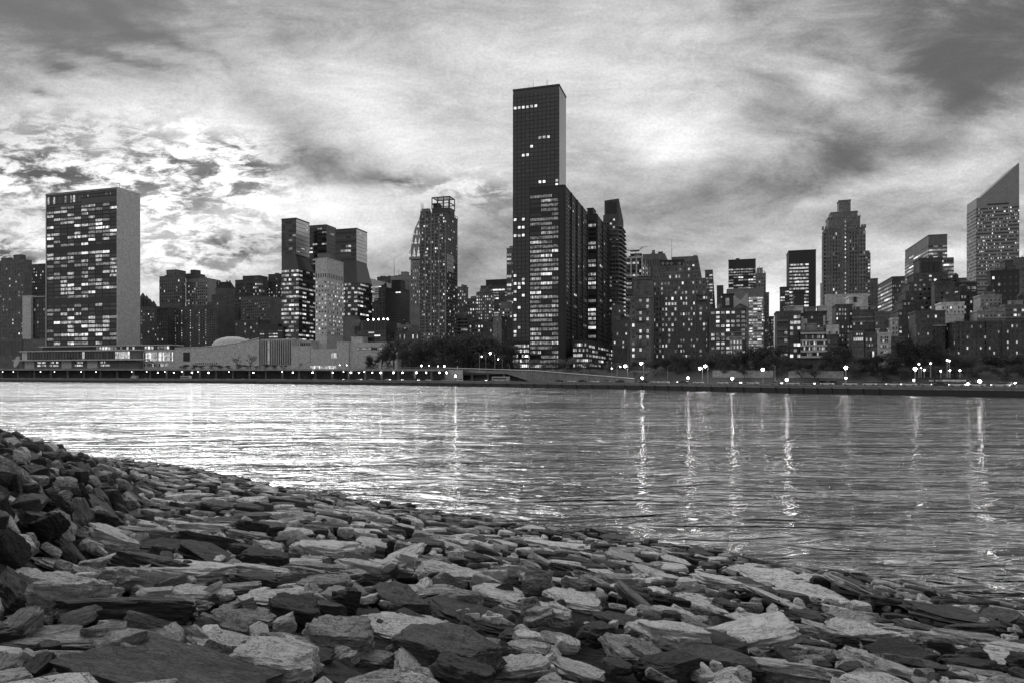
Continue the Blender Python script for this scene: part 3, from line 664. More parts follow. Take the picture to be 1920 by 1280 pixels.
# ---------------------------------------------------------------- left shore
b = Bld('apartment_tower', 'dark apartment tower with dotted lit windows at the left edge of the photo', -30, 45, 487, 950, xs=60, wall='brick'); b.vol()
b.face('F', 0, b.Wd, 18, b.H - 4, 13, 30, .45, .5, .13); pbox(b, 'rooftop_box', 25, 38, 478, y0=4); pbox(b, 'stair_tower', 2, 14, 484, y0=2); b.done()
b = Bld('balcony_tower', 'dark tower with columns of stacked balconies right of the leftmost tower', 46, 87, 495, 1010, wall='brick2'); b.vol()
for k in range(5):
    x0 = b.Wd * k / 5
    for j in range(28):
        z = 30 + j * (b.H - 34) / 28; m = MB().box(x0 + 1, x0 + b.Wd / 5 - 2.5, -1.8, 0, z, z + .9)
        if k < 3 or True:
            if (k * 28 + j) < 100: b.part('balcony', m, 'mid')
b.face('F', 0, b.Wd, 30, b.H - 4, 10, 28, .5, .5, .12); b.done()
b = Bld('office_block', 'low block with a blank pale end wall left of the glass slab tower', 42, 58, 555, 900, dep=14, wall='stone'); b.vol()
b.vol(b.Wd, b.X(86, 3), 2, b.H - 1, 3, 14, mi=6); b.face('F', b.Wd + .5, b.X(86, 3), 55, b.H - 4, 4, 9, .5, .55, .12, off=3, mi=6, proud=.3); b.done()
simple('low_block', 'low ribbed grey block at the left edge below the apartment towers', -40, 41, 636, 860, dep=20, wall='mid', bp=4, fp=30, wf=.45, hf=.9, lit=.0, yb=668, glass=0)
simple('plain_annex', 'plain low grey annex between the ribbed block and the glass slab tower', 42, 88, 636, 850, dep=16, wall='mid', bp=22, fp=14, wf=.1, hf=.2, lit=.0, yb=665)
# secretariat slab
b = Bld('secretariat_tower', 'broad glass slab tower with pale blank end wall, rows of lit offices, at left', 88, 220, 353, 800, xs=261, wall='dglass'); b.vol(roof=False)
zt = b.H; z = lambda py: b.Z(py)
m = MB(); q = .9
m.box(b.Wd, b.Wd + 1.1, -q, b.D + .5, 2, zt + 1.2); m.box(-1.1, 0, -q, b.D + .5, 2, zt + 1.2); b.part('end_wall', m, 'stone', 'pale marble end wall')
m = MB(); m.box(0, b.Wd, -.7, 0, zt - 1.2, zt + 1); m.box(0, b.Wd, b.D - 1, b.D, zt - 1, zt + 1); b.part('roof_edge', m, 'concrete')
zs = [(z(646), z(566), 10), (z(557), z(467), 12), (z(457), z(378), 11)]
for z0, z1, n in zs: b.face('F', .3, b.Wd - .3, z0, z1, 40, n, .93, .62, .5, seg=4, kind='band', dim=.45, mull=4, mi=6, proud=.4)
for z0, z1 in ((z(566), z(557)), (z(467), z(457))):
    m = MB()
    for k in range(7): zz = z0 + (z1 - z0) * k / 7; m.box(.2, b.Wd - .2, -.5, -.05, zz, zz + .45)
    b.part('louvre_band', m, 'steel', 'dark louvred plant floor')
b.face('F', .3, b.Wd * .5, z(374), z(357), 12, 1, .6, .8, .4, kind='band', dim=.3, mi=6); b.face('F', b.Wd * .5, b.Wd - .3, z(366), z(358), 24, 1, .3, .5, .3, kind='band', dim=.8, mi=6)
mast(b, b.Wd - 2, 5, zt, 8, .3); mast(b, b.Wd * .2, 9, zt, 3); mast(b, b.Wd + .5, 20, zt, 3); b.done()
# conference building in front of it
b = Bld('conference_building', 'long low conference building with two white roof slabs below the slab tower', 42, 262, 657, 735, dep=26, wall='mid')
zl = lambda py, px: b.Z(py, b.X(px))
H2 = b.Z(657); b.vol(0, b.Wd, 2, H2, roof=False)
b.mb.box(-2, b.Wd + 1, -2.5, 27, H2, H2 + 1.2, 3); h1 = b.Z(675); m = MB().box(-6, b.Wd + 14, -7, 0, h1, h1 + 1.3); b.part('canopy', m, 'stone')
b.face('F', 8, b.Wd * .80, h1 + 1.6, H2 - .3, 30, 1, .9, .9, .05, kind='band', mi=8, mull=1); b.face('F', b.Wd * .80, b.Wd * .92, h1 + 1.6, H2 - .3, 8, 1, .85, .9, 1, kind='band', dim=.1, mi=5)
b.mb.box(.2, 7.8, -.4, 0, h1 + 1.3, H2 - .02, 3); zb = b.Z(690)
for k in range(7):
    x0 = 4 + k * 18
    if k in (2, 4, 6, 1): b.face('F', x0, x0 + 13, b.Z(687), h1 - .4, 8, 2, .8, .6, .8, kind='band', dim=.3, mi=0)
    else: b.mb.box(x0, x0 + 14, -.5, 0, zb, h1 - .02, 3)
x0 = b.X(77, 6); H3 = b.Z(646.5, y=8)
b.mb.box(x0, b.X(322, 8) , 8, 22, H2 + 1.2, H3 - .9, 6); m = MB().box(x0 - 3, b.X(322, 8) + 1, 5.5, 24, H3 - .9, H3); b.part('upper_roof', m, 'stone')
b.face('F', b.X(180, 8), b.X(318, 8), H2 + 1.4, H3 - 1.1, 24, 1, .7, .8, .55, kind='band', off=8, mi=6, dim=.5)
b.done()
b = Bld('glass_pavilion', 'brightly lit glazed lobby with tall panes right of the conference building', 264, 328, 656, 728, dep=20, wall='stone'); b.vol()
b.face('F', 1, b.Wd - 2, b.Z(677), b.Z(659), 22, 1, .78, .92, .96, kind='band', dim=.15, mi=3, mull=1); b.face('F', 2, b.Wd - 8, b.Z(688), b.Z(680), 16, 1, .7, .7, .5, kind='band', dim=.4, mi=3)
m = MB().prism([(b.X(277), -4), (b.X(281), -4), (b.X(306), -4), (b.X(302), -4)], b.Z(690), b.Z(690)); 
m = MB(); m.tube((b.X(282), -3, b.Z(674)), (b.X(304), -3, b.Z(688)), .6, .6, 4); b.part('stair', m, 'concrete'); b.done()
# dish sculpture at the west end
d = empty('dish', tuple(pt(32, 690, 742))); tag(d, 'big white round dish tilted upward at the left end of the conference building', 'dish')
m = MB(); n = 24; c = Vector((0, 0, 7)); ax = Vector((-.55, -.8, .25)).normalized(); u = ax.cross(Vector((0, 0, 1))).normalized(); w = ax.cross(u)
m.v.append(tuple(c - ax * 1.6))
for k, (rad, dd) in enumerate(((3, -1.2), (6, 0.2), (6.1, .6), (3, -.7))):
    for i in range(n): t = 2 * math.pi * i / n; m.v.append(tuple(c + ax * dd + (u * math.cos(t) + w * math.sin(t)) * rad))
m.v.append(tuple(c - ax * 1.0))
for i in range(n):
    j = (i + 1) % n; m.f.append((0, 1 + i, 1 + j)); m.m.append(0)
    for k in range(3): a = 1 + k * n; m.f.append((a + i, a + n + i, a + n + j, a + j)); m.m.append(0)
    m.f.append((1 + 3 * n + i, len(m.v) - 1, 1 + 3 * n + j)); m.m.append(0)
m.build('reflector', W['white'], d); MB().tube((0, 1, -6), tuple(c + Vector((.5, .8, -.5))), .6, .3, 8).build('post', W['steel'], d)
# assembly hall: swept concave roofline, dome, ribbed window wall
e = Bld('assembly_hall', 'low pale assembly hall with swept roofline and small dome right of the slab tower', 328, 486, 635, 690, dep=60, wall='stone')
prof = [(328, 652.5), (345, 652), (365, 651.5), (385, 650.5), (405, 648.5), (425, 646), (445, 643), (460, 640), (474, 637), (486, 634.5)]
pts = [(e.X(px), py) for px, py in prof]; m = MB()
for (xa, pa), (xb, pb) in zip(pts, pts[1:]):
    za, zb = e.Z(pa, xa), e.Z(pb, xb); b0 = len(m.v)
    m.v += [(xa, 0, 2), (xb, 0, 2), (xb, 52, 2), (xa, 52, 2), (xa, 0, za), (xb, 0, zb), (xb, 52, zb - 3), (xa, 52, za - 1)]
    m.f += [(b0, b0+1, b0+5, b0+4), (b0+4, b0+5, b0+6, b0+7), (b0+2, b0+3, b0+7, b0+6)]; m.m += [0] * 3
    m.tube((xa, -.3, za + .2), (xb, -.3, zb + .2), .5, .5, 4)
e.mb = m
e.mb.box(e.X(344), e.X(356), -.4, .3, e.Z(677, e.X(350)), e.Z(660, e.X(350)), 6)
e.face('F', e.X(366), e.X(408), e.Z(683, e.X(390)), e.Z(679, e.X(390)), 12, 1, .5, .8, 0, mi=3)
dm = MB(); cx = e.X(434, 22); r0 = e.X(468, 22) - cx; z0 = e.Z(651, cx, 22); h = e.Z(631.5, cx, 22) - z0; n = 20
for k in range(6):
    t = k / 5 * 1.15; rr_ = r0 * (1 - .72 * (t / 1.15) ** 2.2); zz = z0 + h * math.sin(t) / math.sin(1.15)
    for i in range(n): a = 2 * math.pi * i / n; dm.v.append((cx + rr_ * math.cos(a), 24 + rr_ * .8 * math.sin(a), zz - 8 * (k == 0)))
for k in range(5):
    for i in range(n): a = k * n; j = (i + 1) % n; dm.f.append((a + i, a + j, a + n + j, a + n + i)); dm.m.append(0)
dm.f.append(tuple(5 * n + i for i in range(n))); dm.m.append(0); e.part('dome', dm, 'stone'); 
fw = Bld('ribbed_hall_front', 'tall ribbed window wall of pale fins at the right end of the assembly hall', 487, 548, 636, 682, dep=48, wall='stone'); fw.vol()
nb = 15
for k in range(nb + 1):
    x = fw.Wd * k / nb; fw.mb.box(x - .45, x + .45, -1.6, 0, fw.Z(683), fw.H - .5, 5)
fw.face('F', .3, fw.Wd - .3, fw.Z(683), fw.H - 1, nb, 1, .9, .97, .25, kind='band', dim=.9, mi=6, proud=.1, seg=1)
e.done(); fw.done()
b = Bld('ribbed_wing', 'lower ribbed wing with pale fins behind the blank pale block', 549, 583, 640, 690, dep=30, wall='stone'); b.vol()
b.face('F', .3, b.Wd - .3, b.Z(684), b.H - 1, 10, 1, .6, .97, .1, kind='band', dim=.9, mi=5, proud=.9, seg=1); b.done()
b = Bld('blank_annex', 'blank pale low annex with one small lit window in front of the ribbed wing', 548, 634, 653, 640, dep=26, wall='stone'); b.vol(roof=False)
b.mb.box(-.5, b.X(582), -.6, 4, 2, b.Z(648.5, 5), 0)
for (pa, pb, ya, yb_) in ((621, 633, 671, 661), (566, 569, 670, 665)): b.face('F', b.X(pa), b.X(pb), b.Z(ya), b.Z(yb_), 1, 1, .95, .95, 1, dim=0, mi=0, proud=.15)
b.face('F', 1, b.Wd - .5, b.Z(692), b.Z(684.5), 26, 1, .75, .85, 1, kind='band', dim=.15, mi=3); b.done()
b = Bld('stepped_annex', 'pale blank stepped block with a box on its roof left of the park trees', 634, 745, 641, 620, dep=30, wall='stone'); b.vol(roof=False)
b.mb.box(-.3, b.X(656), -2, 5, 2, b.H + .8, 0); pbox(b, 'rooftop_box', 659, 680, 632, y0=4, dep=10, mat='stone')
b.face('F', b.X(671), b.X(720), b.Z(655.5), b.Z(650), 12, 1, .9, .8, .45, kind='band', dim=.1, seg=3, mi=6, proud=.2); b.done()

# between slab and glass towers
b = Bld('gothic_block', 'dark gothic brick block with pointed gables touching the right edge of the slab tower', 255, 294, 575, 980, wall='brick'); b.vol()
b.face('F', 0, b.Wd, 40, b.H - 4, 9, 14, .4, .45, .14)
for px, py in ((263, 560), (268, 551), (275, 556), (281, 562), (288, 566)):
    x = b.X(px, 6); m = MB().prism([(x - 2.5, 3), (x + 2.5, 3), (x + 2.5, 9), (x - 2.5, 9)], b.H - 1, b.Z(py + 6, x, 6)); zz = b.Z(py + 6, x, 6); m.prism([(x - 2.5, 3), (x + 2.5, 3), (x + 2.5, 9), (x - 2.5, 9)], zz, b.Z(py - 2, x, 6), top=[(x - .2, 5.8), (x + .2, 5.8), (x + .2, 6.2), (x - .2, 6.2)]); b.part('gable', m, 'brick2')
b.done()
b = simple('brick_tower', 'dark brick tower with stepped boxes on top right of the slab tower', 299, 341, 517, 1080, xs=348, wall='brick', fp=7, bp=5.5, lit=.13, wf=.45, yb=570, tiers=[('rooftop_box', 312, 331, 506, None, 4, 20)], fin=False); mast(b, b.X(320), 10, b.H + 10, 6); b.done()
b = simple('octagon_top_tower', 'grey tower with octagonal rooftop drum right of the stepped brick tower', 349, 389, 522, 1090, wall='concrete', fp=6, bp=5, lit=.22, wf=.55, yb=575, fin=False)
for (r_, ya, yb_) in ((15, 524, 515), (8, 516, 507)):
    x = b.X(365, 14); n8 = [(x + r_ * math.cos(R(22.5 + 45 * i)), 16 + r_ * math.sin(R(22.5 + 45 * i))) for i in range(8)]; b.part('drum', MB().prism(n8, b.Z(ya, x, 14), b.Z(yb_, x, 14)), 'brick2')
b.done()
b = Bld('brick_slab', 'wide dark brick slab with dotted columns of lit stairwell windows behind the assembly dome', 315, 409, 573, 930, wall='mid'); b.vol()
b.face('F', 0, b.Wd, 45, b.H - 4, 23, 15, .34, .4, .1, collit=lambda i: 9 if i in (3, 6, 10, 14, 17) else .35, dim=.5); b.done()
simple('brick_annex', 'dark brick wing joined left of the wide brick slab', 294, 315, 578, 935, wall='brick2', fp=8, bp=6, lit=.13)
b = Bld('chateau_tower', 'stone hotel tower with steep crested chateau roof behind the wide brick slab', 397, 433, 552, 1000, wall='brick'); b.vol()
b.vol(-8, b.Wd + 8, 2, b.Z(566)); b.face('F', 0, b.Wd, 60, b.H - 3, 8, 9, .45, .5, .12)
a1, a2 = b.X(404, 4), b.X(429, 4); zz = b.Z(540, b.Wd, 4); b.mb.box(a1, a2, 4, 20, b.H - 1, zz, 0)
m = MB().prism([(a1, 4), (a2, 4), (a2, 20), (a1, 20)], zz, b.Z(527, b.Wd, 4), top=[(a1 + 5, 9), (a2 - 5, 9), (a2 - 5, 15), (a1 + 5, 15)])
for x in (a1 + 5, a2 - 6, a1, a2 - 1): m.box(x, x + 1.3, 6, 8, zz, b.Z(525.5, b.Wd, 4))
b.part('roof', m, 'roof'); b.done()
b = simple('bulkhead_tower', 'dark tower with flat rooftop plant house left of the tall glass towers', 441, 489, 524, 960, xs=503, wall='brick2', fp=7, bp=5, lit=.25, yb=600, tiers=[('rooftop_box', 455, 487, 517, None, 4, 18)])
simple('grid_block', 'dim grey gridded block in front of the bulkhead tower', 452, 506, 556, 900, wall='mid', fp=6, bp=5, lit=.12, wf=.5, hf=.4)
simple('dotted_block', 'dark block with evenly dotted windows touching the left glass tower', 503, 530, 514, 980, wall='brick2', fp=7, bp=6, lit=.3, wf=.4, hf=.4)
simple('plain_midrise', 'low dark building with few lit rows behind the ribbed hall front', 441, 484, 600, 860, wall='brick2', fp=8, bp=7, lit=.22)
b = Bld('black_glass_block', 'low black glass block with curved shoulder left foot of the glass tower', 484, 531, 612, 760, dep=20, wall='black'); b.vol(0, b.Wd, 2, b.H, roof=False)
b.mb.prism([(0, 0), (b.Wd * .8, 0), (b.Wd * .8, 20), (0, 20)], b.H, b.Z(607)); b.face('F', 2, b.Wd - 1, b.Z(634), b.Z(617), 10, 3, .85, .4, .5, kind='band', dim=.5, seg=2); b.done()

# three linked glass towers
def prism_tower(name, label, xl, xr, xs, ytop, Y, ysplit, wid, ybot, lit, litside, fmat=1, smat=2, xl2=None):
    b = Bld(name, label, xl, xr, ytop, Y, xs=xs, wall='dglass'); zs_ = b.Z(ysplit); b.vol(0, b.Wd, zs_, b.H, roof=False, mi=1)
    b.mb.box(b.Wd, b.Wd + .25, .3, b.D - .3, zs_ + 2, b.H - .6, smat)                    # light reflecting side glass
    m = MB(); m.box(-.3, b.Wd + .5, -.5, 0, b.H - .8, b.H + .5); m.box(b.Wd, b.Wd + .5, 0, b.D, b.H - .8, b.H + .5); b.part('roof_edge', m, 'steel')
    # wider shaft below a sloped shoulder
    x1 = b.X(wid[0]); D2 = b.D + wid[1]; zz = zs_ - wid[2]
    b.mb.prism([(0, 0), (x1, -wid[3]), (x1, D2), (0, D2)], 2, zz, 0)
    b.mb.prism([(0, 0), (x1, -wid[3]), (x1, D2), (0, D2)], zz, zs_, 1, top=[(0, 0), (b.Wd, 0), (b.Wd, b.D), (0, b.D)])
    fm = 8.0 * Y / F; nf = int((zz - b.Z(ybot)) / fm)
    b.face('F', 0, x1, zz - nf * fm, zz, 14, nf, .97, .5, lit, seg=2, kind='band', dim=.4, mi=1, proud=.3 + wid[3], off=0)
    b.face('R', 0, D2, zz - nf * fm, zz, 16, nf, .97, .4, litside, seg=3, kind='band', dim=.35, mi=1, off=x1)
    nu = int((b.H - zs_) / fm); b.face('F', 0, b.Wd, zs_ + 1, b.H - 2, 8, nu, .95, .5, .07, seg=2, kind='band', dim=.3, mi=1)
    return b
b = prism_tower('glass_tower', 'leftmost of the three tall glass towers, faceted, pale upper side face', 528, 555, 580, 409.5, 760, 480, (560, 12, 14, 0), 655, .65, .6); b.face('R', 0, b.D, b.Z(480) + 3, b.H - 2, 8, 8, .9, .12, .12, seg=1, kind='band', mi=2, off=b.Wd + .26, proud=.1, glass=1); b.done()
b = simple('glass_tower', 'middle one of the three tall glass towers, dark, set back between its neighbours', 578, 612, 422, 800, xs=630, wall='dglass', fp=8, bp=6, wf=.95, hf=.4, lit=.12, kind='band', seg=2, top=.99)
b = prism_tower('glass_tower', 'right one of the three tall glass towers, pale side face flaring at the bottom', 629, 668, 688, 428.5, 780, 492, (670, 10, 22, 0), 600, .5, .5); b.face('R', 0, b.D, b.Z(490) + 3, b.H - 2, 8, 8, .9, .12, .1, seg=1, kind='band', mi=2, off=b.Wd + .26, proud=.1, glass=1); b.done()
# pale concrete mission tower
b = Bld('concrete_tower', 'pale concrete tower with small punched windows standing before the three glass towers', 591.5, 613, 484.5, 700, xs=644, wall='stone'); b.vol()
zt = b.Z(525); b.face('F', 0, b.Wd, b.Z(520), b.Z(512), 5, 1, .5, .9, .0, glass=0); b.face('R', 0, b.D, b.Z(520), b.Z(512), 10, 1, .5, .9, .0, off=b.Wd, glass=0)
b.face('F', 0, b.Wd, b.Z(628), zt, 4, 13, .5, .42, .55, dim=.5); b.face('R', 0, b.D, b.Z(628), zt, 9, 13, .5, .42, .65, dim=.4, off=b.Wd); pbox(b, 'rooftop_box', 596, 620, 475, y0=14, dep=10, mat='mid'); b.done()
b = Bld('drum_block', 'plain grey block with rounded corner and sloped top right of the pale concrete tower', 643, 664, 594, 680, xs=675, wall='mid'); b.vol(0, b.Wd, 2, b.H); b.mb.prism([(b.Wd, 0), (b.Wd + 5, 1), (b.Wd + 7, b.D), (b.Wd, b.D)], 2, [b.H - 2, b.Z(604), b.Z(606), b.H - 2]); b.mb.box(b.Wd + 1, b.Wd + 6, -.6, 1, b.Z(626), b.Z(612), 6); tank(b, 8, 5, b.H, 2.5, 4); b.done()
# glass box with roof floodlights and the banded block beneath
b = Bld('lantern_block', 'dark glass block with a row of bright floodlights on its roof', 676, 724, 601, 640, xs=744, wall='dglass'); b.vol()
b.face('F', 0, b.Wd, b.Z(618), b.H - 1, 8, 1, .94, .9, .12, kind='band', mi=6, mull=1); b.face('F', -4, b.Wd, b.Z(638), b.Z(620), 10, 3, .98, .4, .4, kind='band', seg=2, dim=.5, mi=0)
for px in (690, 700, 710, 719, 727): x = b.X(px, 2); b.part('floodlight', MB().ball((x, 2, b.H + 1.4), .75, 8, 5), LAMP); b.part('lamp_post', MB().tube((x, 2, b.H), (x, 2, b.H + 1.2), .12), 'steel')
b.done()
simple('arched_midrise', 'low grey building with a row of tall narrow windows right of the floodlit block', 721, 784, 622, 650, wall='mid', fp=14, bp=5, wf=.5, hf=.6, lit=.12, yb=645)
simple('stacked_midrise', 'small pale stepped building above the tall narrow window row', 728, 771, 610, 680, wall='concrete', fp=6, bp=6, lit=.2, yb=622)
# behind: art deco cluster
b = simple('banded_block', 'light banded building with slanted roof right of the flaring glass tower', 690, 722, 530, 980, wall='stone', fp=5, bp=8, wf=.95, hf=.45, lit=.5, kind='band', seg=2, yb=570, fin=False); b.mb.prism([(0, .2), (b.Wd, .2), (b.Wd, 20), (0, 20)], b.H - .1, [b.Z(521, 0), b.H, b.H, b.Z(521, 0)]); b.done()
simple('dark_midrise', 'dark block in front of the light banded building', 697, 711, 566, 900, wall='brick2', lit=.15)
b = simple('fluted_tower', 'grey tower with vertical fluting and an antenna left of the scaffold-topped tower', 733, 768, 517, 1050, wall='concrete', fp=30, bp=4, wf=.4, hf=.9, lit=.0, yb=545, tiers=[('rooftop_box', 752, 762, 510, None, 4, 10)], fin=False, glass=1); mast(b, b.X(739, 5), 5, b.H, 28, .5); mast(b, b.X(748, 5), 5, b.H, 12, .3); b.done()
simple('flat_dark_roof', 'dark flat-topped block behind the light banded building', 707, 732, 519, 1100, wall='brick2', lit=.1)
b = simple('striped_slab', 'dark office slab with fine horizontal stripes and a tall rooftop box', 723, 751, 541, 820, xs=768, wall='black', fp=5, bp=12, wf=.96, hf=.5, lit=.04, kind='band', yb=610, tiers=[('rooftop_box', 735, 751, 526, None, 3, 12)], glass=1)
simple('brick_sliver', 'plain grey brick sliver touching the left side of the striped slab', 710, 723, 539, 830, wall='mid', wf=.2, lit=.05)
# tapering arched crown tower
b = Bld('crowned_tower', 'white tower with arched tapering crown half hidden by the scaffold-topped tower', 770, 800, 488, 1000, dep=28, wall='concrete'); b.vol(); b.face('F', 0, b.X(789), b.Z(570), b.H - 2, 5, 12, .45, .5, .5)
cr = [(773, 488), (776.5, 462), (779, 445), (782, 430), (786, 418), (790, 405), (795, 392)]
cxm = b.X(800, 14); prev = None
for k, (px, py) in enumerate(cr):
    r_ = cxm - b.X(px, 14); z_ = b.Z(py, cxm, 14)
    if prev:
        b.mb.prism([(cxm - prev[0], 14 - prev[0] * .5), (cxm + prev[0], 14 - prev[0] * .5), (cxm + prev[0], 14 + prev[0] * .5), (cxm - prev[0], 14 + prev[0] * .5)], prev[1], z_, 0, top=[(cxm - r_, 14 - r_ * .5), (cxm + r_, 14 - r_ * .5), (cxm + r_, 14 + r_ * .5), (cxm - r_, 14 + r_ * .5)])
        if k < 6:
            for j in range(4):
                x = cxm - prev[0] * (.95 - j * .3); y = 14 - (prev[0] + r_) * .25 - .9; w_ = prev[0] * .1; zc = prev[1]; hh = (z_ - prev[1])
                m = MB(); q = len(m.v); m.v += [(x - w_, y, zc + hh * .2), (x + w_, y, zc + hh * .2), (x, y + .2, zc + hh * .85), (x - w_, y + 1.2, zc + hh * .2), (x + w_, y + 1.2, zc + hh * .2), (x, y + 1.2, zc + hh * .85)]
                m.f += [(0, 1, 2), (5, 4, 3), (0, 3, 4, 1), (1, 4, 5, 2), (2, 5, 3, 0)]; m.m += [0] * 5; b.part('triangle_window', m, LIT[1])
    prev = (r_, z_)
b.done()
# tower under construction with open cage on top
b = Bld('scaffold_tower', 'tall dark residential tower with open steel cage on top and light mullion stripes', 788, 837, 399, 600, xs=857, wall='mid'); b.vol(0, b.X(798), 2, b.Z(392), roof=False); b.vol(b.X(798), b.Wd, 2, b.Z(399), y0=-.01, roof=False)
zt = b.Z(400); zb = b.Z(648); nf = 40; fm = (zt - zb) / nf
b.face('F', 0, b.Wd, zb, zt, 16, nf, .92, .5, .25, kind='band', dim=.7, mi=0, mull=1, proud=.45, glass=0); b.face('R', 0, b.D, zb, zt, 8, nf, .85, .5, .15, off=b.Wd, kind='band', mi=0, dim=.6, mull=1, glass=0)
m = MB()
for px, w_ in ((798, .7), (809, .9), (815, .5), (824, .9), (836, .7)): x = b.X(px); m.box(x - w_ / 2, x + w_ / 2, -.9, -.46, zb, zt - (8 if px > 815 else 0))
b.part('mullion', m, 'alu', 'light vertical mullion strips')
b.face('F', b.Wd - 6, b.Wd + .4, b.Z(514), b.Z(473), 5, 5, .35, .4, 0, off=.5, mi=3, glass=0); b.face('R', 0, b.D * .6, b.Z(508), b.Z(476), 5, 4, .35, .4, 0, off=b.Wd + .5, mi=3, glass=0)
# cage
x0, x1 = b.X(810, 6), b.X(843, 6); z0, z1 = b.Z(399) - 2, b.Z(366); b.mb.box(x0, x1, 6, 18, z0, b.Z(386), 8); b.mb.box(b.X(812, 8), b.X(822, 8), 8, 16, b.Z(386), b.Z(375), 6)
m = MB()
for x in (x0, x0 + (x1 - x0) * .33, x0 + (x1 - x0) * .66, x1):
    for y in (6, 18): m.box(x - .35, x + .35, y - .35, y + .35, b.Z(388), z1)
for z_ in (b.Z(378), z1): m.box(x0, x1, 5.7, 6.3, z_, z_ + .6); m.box(x0, x1, 17.7, 18.3, z_, z_ + .6); m.box(x0 - .3, x0 + .3, 6, 18, z_, z_ + .6); m.box(x1 - .3, x1 + .3, 6, 18, z_, z_ + .6)
for k in range(6): y = 6 + 2 * k; m.tube((x0, y, z1 + .3), (x1, y, z1 + .3), .2, .2, 4)
b.part('roof_cage', m, 'steel', 'open steel frame above the roof')
m = MB()
for px in (789, 792, 795, 801, 806):
    for y in (.5, 5): x = b.X(px); m.tube((x, y, b.Z(399)), (x, y, b.Z(388 - (12 if px in (789,) else 0))), .22, .18, 4)
for z_ in (b.Z(394), b.Z(390)): m.tube((b.X(789), .5, z_), (b.X(806), .5, z_), .2, .2, 4)
b.part('scaffold', m, 'steel'); m = MB()
for px in (843, 848, 853, 857):
    x = b.Wd + .5; y = min(b.D, b.Yd(px)); m.tube((x, y, b.Z(402)), (x, y, b.Z(396)), .25, .25, 4)
m.tube((b.Wd + .5, 2, b.Z(396)), (b.Wd + .5, b.D, b.Z(396)), .25, .25, 4)
b.part('guard_rail', m, 'steel'); mast(b, b.X(789), 3, b.Z(390), 6, .3)
b.face('L', 0, 12, b.Z(600), b.Z(410), 3, 30, .7, .5, .2); b.done()
# right of it
simple('slim_block', 'narrow grey block touching the right side of the scaffold-topped tower', 858, 873, 538, 900, wall='mid', fp=7, bp=5, lit=.3, yb=650)
simple('balcony_midrise', 'midrise with pale floor edges below the narrow block', 858, 876, 592, 640, wall='mid', fp=7, bp=8, wf=.9, hf=.55, lit=.25, kind='band', yb=660)
simple('lit_midrise', 'grey midrise with rows of lit windows two blocks right of the scaffold-topped tower', 872, 894, 560, 880, wall='brick', fp=7, bp=6, lit=.45, yb=600)
simple('low_flats', 'wide low grey flats above the dark park trees', 874, 928, 604, 640, xs=934, wall='mid', fp=9, bp=7, lit=.25, yb=650)
simple('stepped_flats', 'stepped pale-windowed apartment block left of the lit corner block', 893, 920, 548, 850, xs=926, wall='mid', fp=6.5, bp=5, lit=.6, yb=600, tiers=[('rooftop_box', 900, 915, 542, None, 3, 10)])
simple('flat_top_office', 'dark office block with black plant house left of the tallest tower', 901, 952, 535, 940, wall='brick2', fp=6, bp=7, wf=.9, hf=.5, lit=.45, kind='band', seg=2, yb=600, tiers=[('rooftop_box', 911, 951, 524, None, 4, 20, 'black')])
simple('slim_banded_tower', 'slim banded tower edge seen left of the tallest tower', 950, 968, 466, 760, wall='mid', fp=9, bp=9, wf=.85, hf=.5, lit=.5, kind='band', yb=640)
simple('corner_flats', 'grey corner apartment house with bright windows and blank left wall beside the tallest tower', 925, 940, 593, 560, xs=960, wall='concrete', fp=7.4, bp=16, wf=.1, lit=.05, yb=650, sidelit=.6)
simple('cube_roof_flats', 'small pale building with roof cube behind the corner apartment house', 937, 960, 573, 700, wall='concrete', fp=7, bp=6, lit=.3, tiers=[('rooftop_box', 940, 955, 566, None, 2, 8)])

# the tallest tower
b = Bld('tallest_tower', 'tallest black glass tower in the centre with a thin paler side face', 962, 1048, 160, 520, xs=1061, wall='dglass'); b.vol(roof=False)
b.mb.box(b.Wd, b.Wd + .25, .4, b.D - .4, 20, b.H - .8, 2); m = MB(); m.box(-.2, b.Wd + .5, -.45, .2, b.H - .5, b.H + .8); m.box(b.Wd - .3, b.Wd + .5, .2, b.D, b.H - .5, b.H + .8); m.box(-.2, .2, .2, b.D, b.H - .5, b.H + .8); b.part('roof_edge', m, 'steel')
rowset = {58: {0, 1, 2, 3, 4, 5}, 50: {6, 7, 8}, 46: {2, 3}, 39: {6, 7, 10}, 38: {10}, 30: {0, 2}, 28: {1, 2}, 26: {0, 1, 2}, 22: {6, 7, 8, 9, 10}, 20: {7}, 19: {7, 10}}
zt = b.Z(168); zb = b.Z(640); nf = 62; fh = (zt - zb) / nf; bw = b.Wd / 11
for j in range(nf):
    b.mb.box(0, b.Wd, -.16, -.002, zb + j * fh, zb + j * fh + .35, 6)
    for i in range(11):
        x_ = i
        on = i in rowset.get(j, ()) or (j < 18 and i < 3 and b.rnd.random() < .28) or (j >= 18 and b.rnd.random() < .006)
        c = b.rnd.choice([3, 4, 4]) if on else (1 if b.rnd.random() < .12 else 0)
        if on or c == 1: b.win.append(('F', (i + .5) * bw, zb + (j + .6) * fh, bw * .6, fh * .62, c, 0))
for i in range(12): b.mb.box(i * bw - .12, i * bw + .12, -.22, -.17, zb, zt, 6)
b.mb.box(-.5, b.Wd, -1, 0, 2, b.Z(641), 6); b.face('F', 0, b.X(993), b.Z(690), b.Z(643), 9, 5, .85, .6, .9, off=-1, kind='band', dim=.4, mi=6, mull=1)
for px, h in ((965, 3), (992, 5), (1000, 6), (1025, 6), (1027, 7)): mast(b, b.X(px, 3), 3, b.H, h, .18)
b.done()
